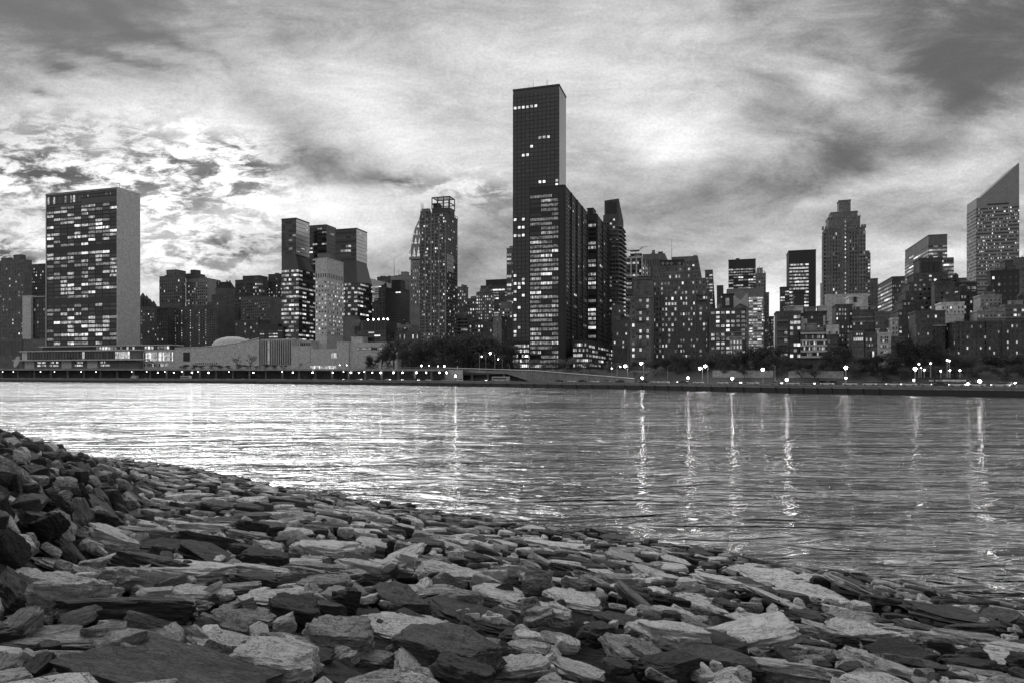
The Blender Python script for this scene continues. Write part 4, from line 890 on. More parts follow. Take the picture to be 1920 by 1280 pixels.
# two flat black towers before it, on one podium
def rows_tower(b, xa, xb, zt, zb, nf, nb, lit, **k): b.face('F', xa, xb, zb, zt, nb, nf, .8, .6, lit, seg=k.get('seg', 5), kind='band', dim=k.get('dim', .5), mi=6, mull=1, proud=.4)
b = Bld('black_slab_tower', 'black tower with a full front of lit office rows before the tallest tower', 993, 1058, 348, 480, xs=1100, wall='black'); b.vol()
rows_tower(b, .5, b.X(1047), b.Z(361), b.Z(690), 38, 18, .8, seg=7, dim=.62)
b.face('R', 1, b.D - 1, b.Z(640), b.H - 4, 16, 36, .75, .5, .07, off=b.Wd, kind='band', dim=.6, mi=6, mull=1, seg=2)
m = MB()
for k in range(5): y = b.D * k / 4; m.box(b.Wd + .3, b.Wd + 1.2, y - .6, y + .6, 8, b.H)
b.part('pier', m, 'black'); b.done()
b = Bld('black_slab_tower', 'second black tower with fewer lit rows right of the first', 1100, 1118, 402, 575, xs=1148, wall='black'); b.vol()
rows_tower(b, .3, b.Wd - .3, b.Z(410), b.Z(635), 27, 7, .6, seg=7, dim=.6)
b.face('R', 1, b.D - 1, b.Z(640), b.H - 4, 12, 27, .75, .5, .06, off=b.Wd, kind='band', dim=.6, mi=6, mull=1, seg=2)
m = MB()
for k in range(4): y = b.D * k / 3; m.box(b.Wd + .3, b.Wd + 1.3, y - .6, y + .6, 8, b.H)
b.part('pier', m, 'black'); pbox(b, 'rooftop_box', 1101, 1112, 391, y0=6, dep=14); b.done()
b = Bld('podium_block', 'low black podium with rows of lit windows at the foot of the black towers', 1074, 1103, 639, 462, xs=1178, wall='black'); b.vol()
b.face('F', .3, b.Wd, b.Z(690), b.Z(641), 8, 5, .85, .55, .85, kind='band', dim=.5, mi=6, mull=1); b.face('R', 0, b.D, b.Z(688), b.Z(644), 34, 5, .85, .5, .5, off=b.Wd, kind='band', dim=.35, mi=6, seg=2, mull=2); b.done()
# wedge-topped balcony tower
b = Bld('wedge_top_tower', 'dark tower with wedge top and zigzag balconies right of the black towers', 1131, 1160, 402, 640, xs=1169, wall='brick2'); b.vol(0, b.Wd, 2, b.H, roof=False)
yt_ = b.Z(372); b.mb.prism([(1, 1), (b.Wd, 1), (b.Wd, b.D), (1, b.D)], b.H, [yt_ - 1, yt_, yt_ - 16, yt_ - 17]); b.mb.box(3, b.Wd - 2, .8, 1.5, b.H + 1, yt_ - 3, 6)
b.face('F', 0, b.Wd, b.Z(640), b.H - 3, 5, 32, .6, .5, .13)
for j in range(26):
    z_ = b.Z(425) - j * 3.9; y0 = 2; m = MB().prism([(b.Wd - .1, -.8), (b.Wd + 2.6, .5), (b.Wd + 2.6 + min(j, 8) * .2, b.D - 1), (b.Wd - .1, b.D)], z_, z_ + 1.1); b.part('balcony', m, 'concrete')
    m = MB().box(b.Wd * .5, b.Wd - .5, -1.5, 0, z_ + .2, z_ + 1.2); b.part('balcony', m, 'mid')
b.done()
simple('brick_midrise', 'plain dim midrise under the zigzag balconies', 1147, 1166, 573, 560, wall='mid', fp=14, bp=12, wf=.3, hf=.3, lit=.05, yb=600)
simple('brick_midrise', 'low brick building above the right end of the black podium', 1150, 1176, 602, 530, wall='brick', fp=9, bp=6, lit=.18, yb=660)
# ---------------------------------------------------------------- right of centre
b = simple('columned_block', 'office block with white corner columns and dark windows left of the antenna', 1173, 1204, 482, 760, xs=1217, wall='brick2', fp=8.5, bp=7.5, wf=.8, hf=.5, lit=.4, kind='band', seg=2, fin=False, yb=600)
m = MB()
for k in range(4): x = b.Wd * k / 3; m.box(x - .7, x + .7, -1.3, -.5, b.Z(520), b.H)
m.box(-.7, b.Wd + 1, -1.3, -.45, b.H - 1.2, b.H + .6)
for k in range(1, 4): y = b.D * k / 3; m.box(b.Wd + .5, b.Wd + 1.3, y - .7, y + .7, b.Z(515), b.H)
b.part('column', m, 'white'); pbox(b, 'rooftop_box', 1182, 1202, 476, y0=4, dep=10, mat='black')
m = MB(); x = b.X(1192, 8); z_ = b.Z(470, x, 8); m.box(x - 6, x + 4, 7.5, 8.5, z_ - 1.2, z_ + .6); m.tube((x - 12, 8, z_ + 1.5), (x - 5, 8, z_), .5, .5); m.tube((x + 3, 8, z_), (x + 8, 8, z_ + 3), .4, .3); m.tube((x + 4, 8, z_ + 3.2), (x + 13, 8, z_ + 3.6), .2, .2); m.tube((x, 8, z_ - 5), (x, 8, z_), .3); b.part('roof_crane', m, 'steel'); b.done()
b = simple('fin_block', 'grey block of vertical fins behind the columned office block', 1205, 1246, 476, 900, xs=1253, wall='mid', fp=60, bp=3.6, wf=.4, hf=.9, lit=0, yb=530, tiers=[('rooftop_box', 1223, 1227, 470, None, 4, 6)], glass=0)
b = simple('antenna_block', 'dark gridded block with a very tall antenna', 1259, 1308, 481, 860, xs=1318, wall='brick', fp=7, bp=6, lit=.2, wf=.6, yb=560, fin=False); mast(b, b.X(1259.5, 1), 1, b.H, 23, .3); b.done()
# big brick apartment house
b = Bld('brick_apartment_house', 'huge dark brick apartment house with stepped terraces and lit windows', 1224, 1330, 553, 400, dep=40, wall='brick'); b.vol()
fh = (b.H - b.Z(672)) / 12
b.face('F', 0, b.X(1246), b.Z(672), b.H, 4, 12, .42, .5, .38, dim=.4); b.face('F', b.X(1246), b.X(1270), b.Z(672), b.H, 4, 12, .6, .55, .5, dim=.45)
b.face('F', b.X(1270), b.X(1304), b.Z(672), b.H, 7, 12, .5, .5, .4, dim=.45); b.face('F', b.X(1304), b.Wd, b.Z(672), b.H, 4, 12, .6, .52, .35)
for pa, pb, ya, yb_, y0 in ((1225, 1323, 523, 553, 2), (1225, 1312, 510, 523, 5), (1224, 1296, 499, 510, 8)):
    xa, xb = b.X(pa, y0), b.X(pb, y0); za, zb = b.Z(yb_, xb, y0), b.Z(ya, xb, y0); b.vol(xa, xb, za - 3, zb, y0, 36)
    b.face('F', xa, xb, za + .3, zb - .6, 15 if pb > 1300 else 9, max(1, round((yb_ - ya) / 11)), .45, .55, .35, off=y0)
pbox(b, 'penthouse', 1238, 1281, 488, 499, y0=11, dep=12, mat='black')
m = MB()
for px in (1243, 1251, 1259, 1274): x = b.X(px, 10.8); m.tube((x, 10.6, b.Z(494.5, x, 11)), (x, 10.95, b.Z(494.5, x, 11)), .9, .9, 12)
b.part('porthole', m, 'concrete')
for px in (1246.5, 1270, 1304, 1327): x = b.X(px); b.mb.box(x - .5, x + .5, -1.2, -.36, 8, b.H + 1.5)
m = MB(); x0, x1 = b.X(1306), b.X(1326)
for py in (553, 562, 668): z_ = b.Z(py); b.mb.prism([(x0, -.4), (x0 + 2, -2.6), (x1 - 2, -2.6), (x1, -.4)], z_ - .5, z_ + .4)
for k in range(7): m.box(x0 + k * .9, x0 + k * .9 + .4, -2, -1.2, b.H, b.H + 1.6)
b.part('turret', m, 'brick')
b.done()
b = Bld('brick_apartment_wing', 'dark brick wing with curved balconies at the left of the huge brick apartment house', 1181, 1221, 556, 375, xs=1226, wall='brick'); b.vol()
z0, z1 = b.Z(672), b.H - .5
b.face('F', 0, b.Wd, z0, z1, 3, 10, .32, .5, .5, dim=.35)
for j in range(0, 10, 2):
    z_ = z0 + (z1 - z0) * (j + .1) / 10; xm = b.Wd / 2; m = MB().prism([(xm - 2.8, -.35), (xm - 2.2, -1.6), (xm + 2.2, -1.6), (xm + 2.8, -.35)], z_ - .2, z_ + .12)
    for k in range(9): x = xm - 2.2 + k * .55; m.box(x - .03, x + .03, -1.6, -1.54, z_ + .1, z_ + 1.1)
    m.box(xm - 2.2, xm + 2.2, -1.62, -1.52, z_ + 1.1, z_ + 1.2); b.part('balcony', m, 'steel')
x0, x1 = b.X(1188, 2), b.X(1222, 2); b.vol(x0, x1, b.H - 1, b.Z(522, b.Wd, 2), 2, 12); b.face('F', x0, x1, b.H + 1, b.Z(526, b.Wd, 2), 2, 3, .3, .6, .25, off=2); b.mb.box(-.8, b.Wd + .8, -.9, 0, b.H - .5, b.H + .5, 0); b.mb.box(x0 - .7, x1 + .7, 1.2, 2, b.Z(524, b.Wd, 2), b.Z(522, b.Wd, 2), 0)
m = MB(); xm = (x0 + x1) / 2
for k in range(12): a = 2 * math.pi * k / 12; m.tube((xm + 3 * math.cos(a), 7 + 3 * math.sin(a), b.Z(522, b.Wd, 2)), (xm + 3 * math.cos(a), 7 + 3 * math.sin(a), b.Z(516, b.Wd, 2)), .2, .2, 4)
m.tube((xm, 7, b.Z(516, b.Wd, 2)), (xm, 7, b.Z(514.5, b.Wd, 2)), 3.8, 3.2, 12); b.part('pavilion', m, 'concrete'); b.done()
b = Bld('brick_link', 'narrow recessed brick link between the wing and the brick apartment house', 1221, 1226, 540, 405, dep=20, wall='brick2'); b.vol(); b.face('F', 0, b.Wd, b.Z(672), b.H - 1, 1, 12, .4, .5, .3); b.done()
simple('stepped_banded_tower', 'slim dark tower with lit bands behind the right shoulder of the brick apartment house', 1322, 1336, 507, 700, xs=1346, wall='brick', fp=6.5, bp=8, wf=.8, hf=.45, lit=.5, kind='band', yb=575)
simple('slim_dark_block', 'small dark block between the slim banded tower and the black box tower', 1344, 1356, 536, 760, xs=1362, wall='brick', fp=7, bp=7, lit=.15)
simple('black_box_tower', 'black box tower with lit rows and blank top right of the brick apartment house', 1366, 1417, 486, 860, wall='black', fp=5.6, bp=5, wf=.85, hf=.5, lit=.75, kind='band', seg=2, top=.93, yb=545)
b = Bld('tented_block', 'light office block with white gable tents on its shoulder and lit bands at right', 1363, 1432, 541, 660, dep=30, wall='concrete'); b.vol()
b.face('F', b.X(1404), b.X(1431), b.Z(670), b.Z(556), 10, 22, .95, .5, .75, seg=3, kind='band', dim=.3, mi=3)
m = MB()
for pa, pb in ((1375, 1388), (1388, 1403)):
    for t in range(1):
        x0, x1 = b.X(pa), b.X(pb)
m.v += [(b.X(1375), -1.5, b.Z(551)), (b.X(1388), -1.5, b.Z(562)), (b.X(1402), -1.5, b.Z(548)), (b.X(1403), -1.5, b.Z(576)), (b.X(1376), -1.5, b.Z(576)), (b.X(1388), -1.5, b.Z(568))]
m.v += [(v[0], -.5, v[2]) for v in m.v[:6]]
m.f += [(0, 4, 5, 1), (1, 5, 3, 2), (6, 7, 11, 10), (7, 8, 9, 11), (0, 1, 7, 6), (1, 2, 8, 7)]; m.m += [0] * 6; b.part('tent_gable', m, 'white')
b.face('F', b.X(1366), b.X(1400), b.Z(670), b.Z(578), 6, 10, .8, .5, .3, kind='band', mi=0); b.done()
b = simple('white_tip_tower', 'stepped tower with pale tips behind the tented office block', 1417, 1436, 513, 900, wall='concrete', fp=7, bp=5, wf=.5, lit=.2, fin=False, tiers=[('rooftop_box', 1420, 1430, 503, None, 3, 8)])
for px, py in ((1419, 506), (1424, 499), (1429, 503), (1434, 508)): x = b.X(px, 2); b.mb.prism([(x - 1.5, 1), (x + 1.5, 1), (x + 1.5, 4), (x - 1.5, 4)], b.H - 2, b.Z(py, x, 2), 5, top=[(x - .3, 2), (x + .3, 2), (x + .3, 3), (x - .3, 3)])
b.done()
simple('street_edge_tower', 'narrow dark tower edge left of the bright street gap', 1430, 1442, 549, 800, wall='brick', fp=7, bp=5, lit=.2)
simple('street_edge_block', 'lower grey block closing the left side of the bright street gap', 1441, 1451, 594, 700, wall='mid', fp=6, bp=3, lit=.35)
b = simple('black_brick_flats', 'black brick flats with white framed windows below the tented office block', 1332, 1398, 579, 385, wall='brick2', fp=9.2, bp=11, wf=.66, hf=.55, lit=.6, dim=.5, yb=668, top=.985, tiers=[('rooftop_house', 1354, 1375, 552, None, 3, 8, 'black')], fin=False)
x = b.X(1364, 2.9); b.mb.box(x - 1, x + 1, 2.6, 3, b.Z(571), b.Z(557), 3); b.done()
simple('pale_townhouse', 'small pale townhouse with lit windows before the black brick flats', 1368, 1392, 633, 345, wall='concrete', fp=11, bp=6, wf=.45, hf=.6, lit=.85, dim=.2, yb=680)
# bright gap, then right-hand cluster
simple('thin_edge_house', 'thin pale chimney-like house edge beside the bright street gap', 1452, 1456, 655, 340, dep=8, wall='stone', lit=0)
simple('small_office', 'small dark office block left of the white-lined black tower', 1463, 1480, 539, 560, wall='brick2', fp=6, bp=8, wf=.9, hf=.5, lit=.6, kind='band', yb=585)
b = Bld('lined_black_tower', 'black slab tower with bright lines of lit floors and a blank right half', 1479, 1530, 469, 640, dep=24, wall='black'); b.vol()
b.face('F', .5, b.X(1516), b.Z(576), b.Z(492), 14, 13, .95, .5, .9, seg=4, kind='band', dim=.25, mi=6); b.done()
# stepped prewar tower
b = Bld('stepped_tower', 'tall grey stepped prewar tower with a central stack and a column of stair lights', 1547, 1622, 427, 480, dep=14, wall='ribbed')
b.vol(); sp = [(1553, 1613, 406, 2), (1558, 1608, 397, 4), (1573, 1595, 376, 6)]
for pa, pb, py, y0 in sp: xa, xb = b.X(pa, y0), b.X(pb, y0); b.vol(xa, xb, b.H - 2, b.Z(py, xb, y0), y0, 14)
x = b.X(1575, 7); b.mb.box(x - .9, x + .9, 7, 9, b.Z(376), b.Z(372))
nf = 19; z0, z1 = b.Z(575), b.H - 2
for pa, pb, n, lt in ((1543, 1556, 2, .15), (1556, 1575, 4, .05), (1592, 1612, 4, .06), (1612, 1623, 2, .1)): b.face('F', b.X(pa), b.X(pb), z0, z1, n, nf, .5, .62, lt, glass=0)
b.face('F', b.X(1583), b.X(1587), z0, b.Z(410), 1, 22, .55, .35, .9, dim=.2, proud=.2)
for pa, pb in ((1543, 1556), (1612, 1623)):
    for k in range(3): z_ = b.Z(480 + k * 38); m = MB().box(b.X(pa) - .5, b.X(pb) + .3, -1.2, -.37, z_, z_ + .9); b.part('cornice', m, 'concrete')
b.face('L', 0, b.D, z0, z1, 7, nf, .45, .6, .06, glass=0)
for px in (1553, 1559, 1565, 1571, 1579, 1590, 1597, 1602, 1608): x = b.X(px); b.mb.box(x - .35, x + .35, -.7, -.36, z0, b.H)
for px in (1543, 1549, 1555, 1560, 1606, 1611, 1617, 1622): x = b.X(px); b.mb.box(x - .6, x + .6, -.6, 1.5, b.H - .1, b.H + 2.2)
b.mb.box(b.X(1546), b.X(1626), -3, -.1, 2, b.Z(551), 3)
b.mb.box(b.Wd + .05, b.X(1632), 3, 13, 2, b.Z(469), 0); b.face('F', b.Wd + .3, b.X(1632, 3), b.Z(575), b.Z(473), 2, 16, .7, .5, .45, off=3); b.done()
simple('sliver_tower', 'thin pale tower edge just left of the stepped prewar tower', 1539, 1545, 532, 700, wall='stone', lit=0)
# riverside houses
b = Bld('corner_flats', 'dark riverside flats with rooftop sheds and black tank house right of the street gap', 1456, 1501, 585, 335, dep=14, wall='brick2'); b.vol()
b.face('F', 0, b.X(1477), b.Z(672), b.H - 1, 3, 6, .8, .4, .25, dim=.7); b.face('F', b.X(1481), b.Wd, b.Z(672), b.H - 1, 3, 8, .85, .55, .5, dim=.4)
for py in (601, 618, 632, 645, 657): z_ = b.Z(py); b.part('balcony', MB().box(.3, b.X(1477), -1.6, -.4, z_ - .4, z_ + .5), 'mid')
pbox(b, 'roof_shed', 1471, 1487, 576, y0=2, dep=5, mat='concrete'); pbox(b, 'roof_shed', 1487, 1506, 575, y0=3, dep=5, mat='white'); pbox(b, 'tank_house', 1489, 1508, 548, y0=5, dep=5, mat='black')
m = MB().tube((b.X(1472, 2), 2, b.Z(577)), (b.X(1490, 2), 2, b.Z(556)), .22, .22, 5); m.tube((b.X(1490, 2), 2, b.Z(556)), (b.X(1492, 2), 2, b.Z(556)), .22); b.part('flue', m, 'concrete'); b.done()
b = Bld('upper_flats', 'dark terrace building with pale roof edge above the white balconied house', 1501, 1550, 585, 345, dep=12, wall='brick2'); b.vol(); b.face('F', 0, b.Wd, b.Z(625), b.H - 1.5, 8, 4, .6, .5, .25); pbox(b, 'roof_shed', 1512, 1530, 577, y0=2, dep=5, mat='concrete'); pbox(b, 'roof_shed', 1534, 1549, 575, y0=2, dep=5, mat='white')
b.mb.box(b.X(1502), b.X(1513), -1, -.4, b.Z(623), b.Z(597), 3); b.mb.box(b.X(1543), b.X(1547), -1, -.4, b.Z(623), b.Z(592), 5); b.done()
b = Bld('balconied_house', 'house with five broad white balconies and lit rooms between them', 1502, 1549, 622, 328, dep=10, wall='brick2'); b.vol(0, b.Wd, 2, b.H)
for k, py in enumerate((625, 638.5, 648, 658.5, 669)): z_ = b.Z(py); b.part('balcony', MB().box(-.2, b.Wd + .2, -1.8, .1, z_ - .35, z_ + .55), 'white', 'broad white balcony slab'); 
for py in (631.5, 643, 653, 663.5): b.face('F', .4, b.Wd - .4, b.Z(py + 3.2), b.Z(py - 3.6), 14, 1, .8, .9, .5, kind='band', dim=.5, mi=6, mull=2)
pbox(b, 'roof_shed', 1512, 1531, 608, y0=1.5, dep=5, mat='concrete'); pbox(b, 'roof_shed', 1531, 1546, 615, y0=1.5, dep=5, mat='concrete'); b.done()
b = Bld('dormer_house', 'narrow house with pale mansard attic and small dormers beside the white balconied house', 1550, 1572, 610, 325, dep=10, wall='brick2'); b.vol(); b.mb.box(-.2, b.Wd + .2, -.8, 0, b.Z(627), b.H + .3, 3)
for px, py in ((1553, 624), (1567, 624)): b.face('F', b.X(px) , b.X(px + 3), b.Z(py + 2), b.Z(py - 2.5), 1, 1, .8, .9, 0, off=-.8)
b.face('F', .3, b.Wd - .3, b.Z(644), b.Z(635), 3, 1, .45, .85, .5); b.face('F', .3, b.Wd - .3, b.Z(659), b.Z(649), 2, 1, .5, .8, .1); b.face('F', .3, b.Wd - .3, b.Z(669), b.Z(660), 4, 1, .5, .9, .6, mi=5)
pbox(b, 'chimney', 1549, 1552, 604, y0=1, dep=1.5); b.done()
b = simple('dark_loft', 'dark loft building with a flat canopy roof behind the dormer house', 1567, 1598, 572, 350, dep=12, wall='brick2', fp=9, bp=5.5, wf=.45, hf=.5, lit=.35, yb=650)
b = Bld('machine_house', 'pale rooftop machine house with grilles in front of the stepped tower', 1592, 1617, 556, 352, dep=10, wall='stone'); b.vol(0, b.Wd, 2, b.H); b.mb.box(b.X(1600), b.X(1606), -.5, .3, b.Z(566), b.Z(556.5), 6); b.face('F', b.X(1594), b.X(1614), b.Z(583), b.Z(575), 4, 1, .4, .8, .2)
m = MB().tube((b.X(1594), -1, b.Z(556)), (b.X(1600), -1, b.Z(566)), .15); m.tube((b.X(1612), -1, b.Z(556)), (b.X(1606), -1, b.Z(566)), .15); b.part('brace', m, 'white'); b.done()
simple('setback_flats', 'jumbled dark flats with pale parapet right of the machine house', 1598, 1645, 582, 345, dep=12, wall='brick2', fp=9, bp=7, wf=.5, hf=.5, lit=.25, yb=625, tiers=[('roof_shed', 1612, 1628, 575, None, 2, 5, 'white'), ('roof_shed', 1632, 1642, 577, None, 2, 5, 'concrete')])
simple('twin_gable_flats', 'dark flats with two small lit gable windows behind the white townhouse', 1640, 1671, 586, 342, dep=12, wall='brick', fp=12, bp=8, wf=.3, hf=.4, lit=.2)
b = Bld('townhouse', 'brick townhouse with one wide lit window row, left of three in a row', 1598, 1620, 622, 322, dep=10, wall='mid'); b.vol(); b.face('F', .4, b.Wd - .4, b.Z(639), b.Z(632), 5, 1, .85, .9, 1, dim=0); b.face('F', .4, b.Wd - .4, b.Z(650), b.Z(643.5), 4, 1, .6, .8, .2); b.face('F', .4, b.Wd - .4, b.Z(629), b.Z(624), 4, 1, .5, .8, .3); b.done()
b = Bld('townhouse', 'dark townhouse with large arched ground window, middle of three in a row', 1621, 1644, 625, 322, dep=10, wall='mid'); b.vol(); b.face('F', .4, b.Wd - .4, b.Z(640), b.Z(633), 5, 1, .8, .9, .2); b.face('F', .4, b.Wd - .4, b.Z(649), b.Z(644), 4, 1, .5, .8, .5); b.face('F', b.X(1627), b.X(1639), b.Z(669), b.Z(658), 3, 1, .85, .95, .3); b.done()
b = Bld('townhouse', 'white townhouse with tall gridded windows and chimneys, right of three in a row', 1645, 1671, 625, 320, dep=10, wall='white'); b.vol(); b.face('F', 1.2, b.Wd - 1.2, b.Z(641), b.Z(630), 4, 2, .8, .85, .25, dim=.7); b.face('F', 1.2, b.Wd - 1.2, b.Z(652), b.Z(646), 4, 1, .6, .8, .2); b.face('F', 1.2, b.Wd - 1.2, b.Z(663), b.Z(657), 3, 1, .85, .8, .8, dim=.8); pbox(b, 'chimney', 1645, 1648, 618, y0=.6, dep=1.5, mat='white'); pbox(b, 'chimney', 1666, 1670, 617, y0=.6, dep=1.5, mat='white'); b.done()
simple('narrow_brick_house', 'narrow unlit brick house right of the white townhouse', 1672, 1696, 632, 320, dep=10, wall='brick', fp=12, bp=9, wf=.3, hf=.35, lit=.1, yb=665)
b = Bld('cornered_office', 'grey cornered office block with lit bands behind the right cluster', 1673, 1697, 519, 640, xs=1645, wall='brick2'); b.vol(); b.face('L', 0, b.D, b.Z(590), b.H - 3, 8, 9, .9, .5, .5, kind='band', seg=2, mi=0); b.face('F', 0, b.Wd, b.Z(590), b.H - 3, 6, 9, .5, .5, .3); b.done()
simple('slim_dark_edge', 'slim plain dark block between the stepped tower and the cornered office', 1632, 1646, 523, 600, wall='brick', wf=.2, lit=.02)
b = simple('white_corner_house', 'small white gabled wall bit among dark terraces', 1672, 1684, 598, 335, dep=8, wall='stone', lit=.2, fp=10, bp=7)
# far right
b = Bld('chamfered_tower', 'banded light-lined tower with chamfered corner left of the slant-topped tower', 1741, 1776, 440, 700, xs=1697, wall='mid'); b.vol(); b.face('F', 0, b.Wd, b.Z(560), b.Z(458), 8, 15, .95, .5, .6, kind='band', seg=2, mi=0); b.face('L', 0, b.D, b.Z(560), b.Z(458), 10, 15, .95, .5, .6, kind='band', seg=2, mi=0)
b.mb.box(-1, b.Wd + 5, -3, -.6, 2, b.Z(484), 0); b.face('F', -1, b.Wd + 5, b.Z(560), b.Z(487), 10, 10, .95, .5, .6, kind='band', seg=2, off=-3); b.done()
b = Bld('slant_top_tower', 'pale banded skyscraper with steeply slanted roof at the right edge', 1831, 1911, 367, 980, xs=1813, wall='alu'); zt = b.H
b.mb.box(0, b.Wd, 0, b.D, 2, zt, 0)
zp = b.Z(305); x2 = b.X(1837); b.mb.prism([(x2, 0), (b.Wd, 0), (b.Wd, b.D), (x2, b.D)], zt, [zt + .1, zp, zp, zt + .1])
z0 = b.Z(560); z1 = b.Z(385); nf = 26
b.face('F', 0, b.Wd, z0, z1, 44, nf, 1.0, .42, .3, kind='band', seg=1, dim=.5, proud=.5, glass=0, rowlit=lambda j: .26 if j > 8 else .12); b.face('L', 0, b.D, z0, z1, 16, nf, .97, .45, .12, kind='band', dim=.8, proud=.5)
b.mb.box(b.X(1851), b.X(1892), -.2, .1, b.Z(382), b.Z(379), 6); b.done()
b = Bld('dark_stack_tower', 'dark apartment tower with black slotted crown before the chamfered tower', 1724, 1767, 484, 420, dep=14, wall='brick2'); b.vol(0, b.Wd, b.Z(530), b.H)
for k in range(3): x = b.Wd * (.2 + .27 * k); b.mb.box(x - 1.2, x + 1.2, -.5, .1, b.Z(510), b.Z(490), 6)
steps = [(1713, 1776, 512, -2), (1704, 1780, 528, -4), (1698, 1786, 545, -6), (1692, 1792, 562, -8), (1684, 1795, 580, -10)]
for k, (pa, pb, py, y0) in enumerate(steps):
    xa, xb = b.X(pa, y0), b.X(pb, y0); nxt = steps[k + 1][2] if k < 4 else 660; b.vol(xa, xb, 2 if k == 4 else b.Z(nxt + 4), b.Z(py, xb, y0), y0, 14)
    b.face('F', xa, xb, b.Z(nxt, xb, y0), b.Z(py + 1, xb, y0), int((pb - pa) / 8), max(1, round((nxt - py) / 9)), .55, .5, .2, off=y0, dim=.7)
b.done()
simple('banded_terrace', 'white-banded terrace block with a water tank among the dark right cluster', 1786, 1831, 530, 400, wall='black', fp=9, bp=12, wf=.9, hf=.65, lit=.5, kind='band', dim=.85, seg=1, mull=1, yb=570)
b = Bld('tank_block', 'dark block carrying a round wooden water tank, right cluster', 1800, 1830, 548, 372, dep=10, wall='black'); b.vol(); tank(b, b.X(1811), 4, b.H - 2, 2.0, 3.6); b.face('F', .3, b.Wd - .3, b.Z(600), b.H - 1, 5, 5, .6, .5, .2); b.done()
simple('wide_shoulder_block', 'dark shouldered block left of the water tank', 1752, 1790, 530, 395, wall='brick2', fp=10, bp=9, wf=.5, hf=.45, lit=.15, tiers=[('roof_shed', 1762, 1782, 524, None, 3, 6, 'black')])
simple('rounded_dark_block', 'bulky black block in front of the slant-topped tower', 1857, 1911, 507, 450, wall='black', fp=14, bp=12, wf=.4, hf=.4, lit=.1, tiers=[('rooftop_box', 1884, 1900, 489, None, 4, 8, 'brick2')])
simple('edge_grey_block', 'grey block rising at the right edge of the photo', 1901, 1960, 482, 520, xs=1895, wall='mid', fp=12, bp=12, wf=.3, hf=.4, lit=.1)
simple('terrace_house', 'pale parapet terrace with lit attic, right cluster middle', 1765, 1808, 568, 345, dep=10, wall='stone', fp=9, bp=7, wf=.4, hf=.5, lit=.2, yb=590)
simple('terrace_house', 'pale roof terrace house right of the water tank', 1838, 1878, 554, 350, dep=10, wall='concrete', fp=8, bp=8, wf=.4, hf=.5, lit=.25, yb=590)
simple('terrace_house', 'cream terrace house with small lit gable windows under the black block', 1832, 1884, 583, 330, dep=10, wall='concrete', fp=10, bp=8, wf=.4, hf=.5, lit=.3, yb=600)
simple('sloped_terrace_house', 'grey terrace house with white rails at the right edge of the photo', 1884, 1945, 572, 335, dep=12, wall='mid', fp=10, bp=8, wf=.7, hf=.5, lit=.3, yb=600)
b = Bld('riverside_brick_house', 'broad dark brick apartment house near the right edge with scattered lit windows', 1793, 1945, 602, 300, xs=1771, wall='brick2'); b.vol()
b.face('F', 0, b.Wd, b.Z(676), b.H - .8, 18, 7, .35, .5, .24, dim=.3); b.face('L', 0, b.D, b.Z(676), b.H - .8, 5, 7, .35, .5, .12)
for px in (1800, 1850, 1880): b.mb.box(b.X(px) - .4, b.X(px) + .4, -.9, -.36, 8, b.H + .6)
b.done()
b = Bld('long_brick_house', 'long dark brick house with string courses left of the broad brick apartment house', 1716, 1772, 584, 318, xs=1704, wall='brick2'); b.vol(); b.face('F', 0, b.Wd, b.Z(676), b.H - .8, 8, 8, .5, .45, .1, dim=.7)
b.mb.box(-.5, b.Wd + .5, -.8, -.37, b.Z(611), b.Z(609.5), 3); b.mb.box(b.X(1715), b.X(1745), -3, -.4, 8, b.Z(608), 0); b.face('F', b.X(1716), b.X(1745), b.Z(670), b.Z(611), 5, 6, .4, .4, .08, off=-3); b.done()
# ---------------------------------------------------------------- waterfront: deck, ramp, walls
def along(name, label, cols, off0, off1, ztop, thick, mat, cat, part='slab'):
    """long piece following the shore through the listed photo columns; ztop(px) height"""
    o = sh_pt(cols[len(cols) // 2], off0)[0]; e = empty(name, (o.x, o.y, 0)); tag(e, label, cat); m = MB()
    for k, px in enumerate(cols):
        a, b = sh_pt(px, off0)[0], sh_pt(px, off1)[0]; z = ztop(px); zb = thick(px) if callable(thick) else z - thick
        m.v += [(a.x - o.x, a.y - o.y, zb), (b.x - o.x, b.y - o.y, zb), (b.x - o.x, b.y - o.y, z), (a.x - o.x, a.y - o.y, z)]
        if k:
            q = 4 * k; p = q - 4
            for i in range(4): m.f.append((p + i, q + i, q + (i + 1) % 4, p + (i + 1) % 4)); m.m.append(0)
    n = len(m.v); m.f += [(0, 1, 2, 3), (n - 1, n - 2, n - 3, n - 4)]; m.m += [0, 0]
    m.build(part, mat, e); return e, o
def zpy(py, off): return lambda px: CZ + (HY - (py(px) if callable(py) else py)) / F * sh_pt(px, off)[0].y
dcols = [-500, -300, -100, 0, 120, 240, 360, 480, 600, 720, 833]
e, o = along('highway_deck', 'long flat concrete deck carried over the riverside highway at left', dcols, 6, 34, zpy(691, 6), 1.3, surf('deck_concrete', .38, .9, .3, .15), 'deck')
m = MB()
for k in range(len(dcols) - 1):
    a, b = sh_pt(dcols[k], 5.7)[0], sh_pt(dcols[k + 1], 5.7)[0]; za, zb = zpy(691, 6)(dcols[k]), zpy(691, 6)(dcols[k + 1])
    for dz in (.5, 1.1): m.tube((a.x - o.x, a.y - o.y, za + dz), (b.x - o.x, b.y - o.y, zb + dz), .07, .07, 4)
m.build('railing', W['alu'], e)
for k in range(30):
    px = -90 + k * 31; 
    if px > 828: break
    a = sh_pt(px, 9)[0]; z = zpy(691, 6)(px); MB().box(a.x - o.x - .6, a.x - o.x + .6, a.y - o.y - .6, a.y - o.y + .6, 2.8, z - 1.25).build('pillar', W['mid'], e)
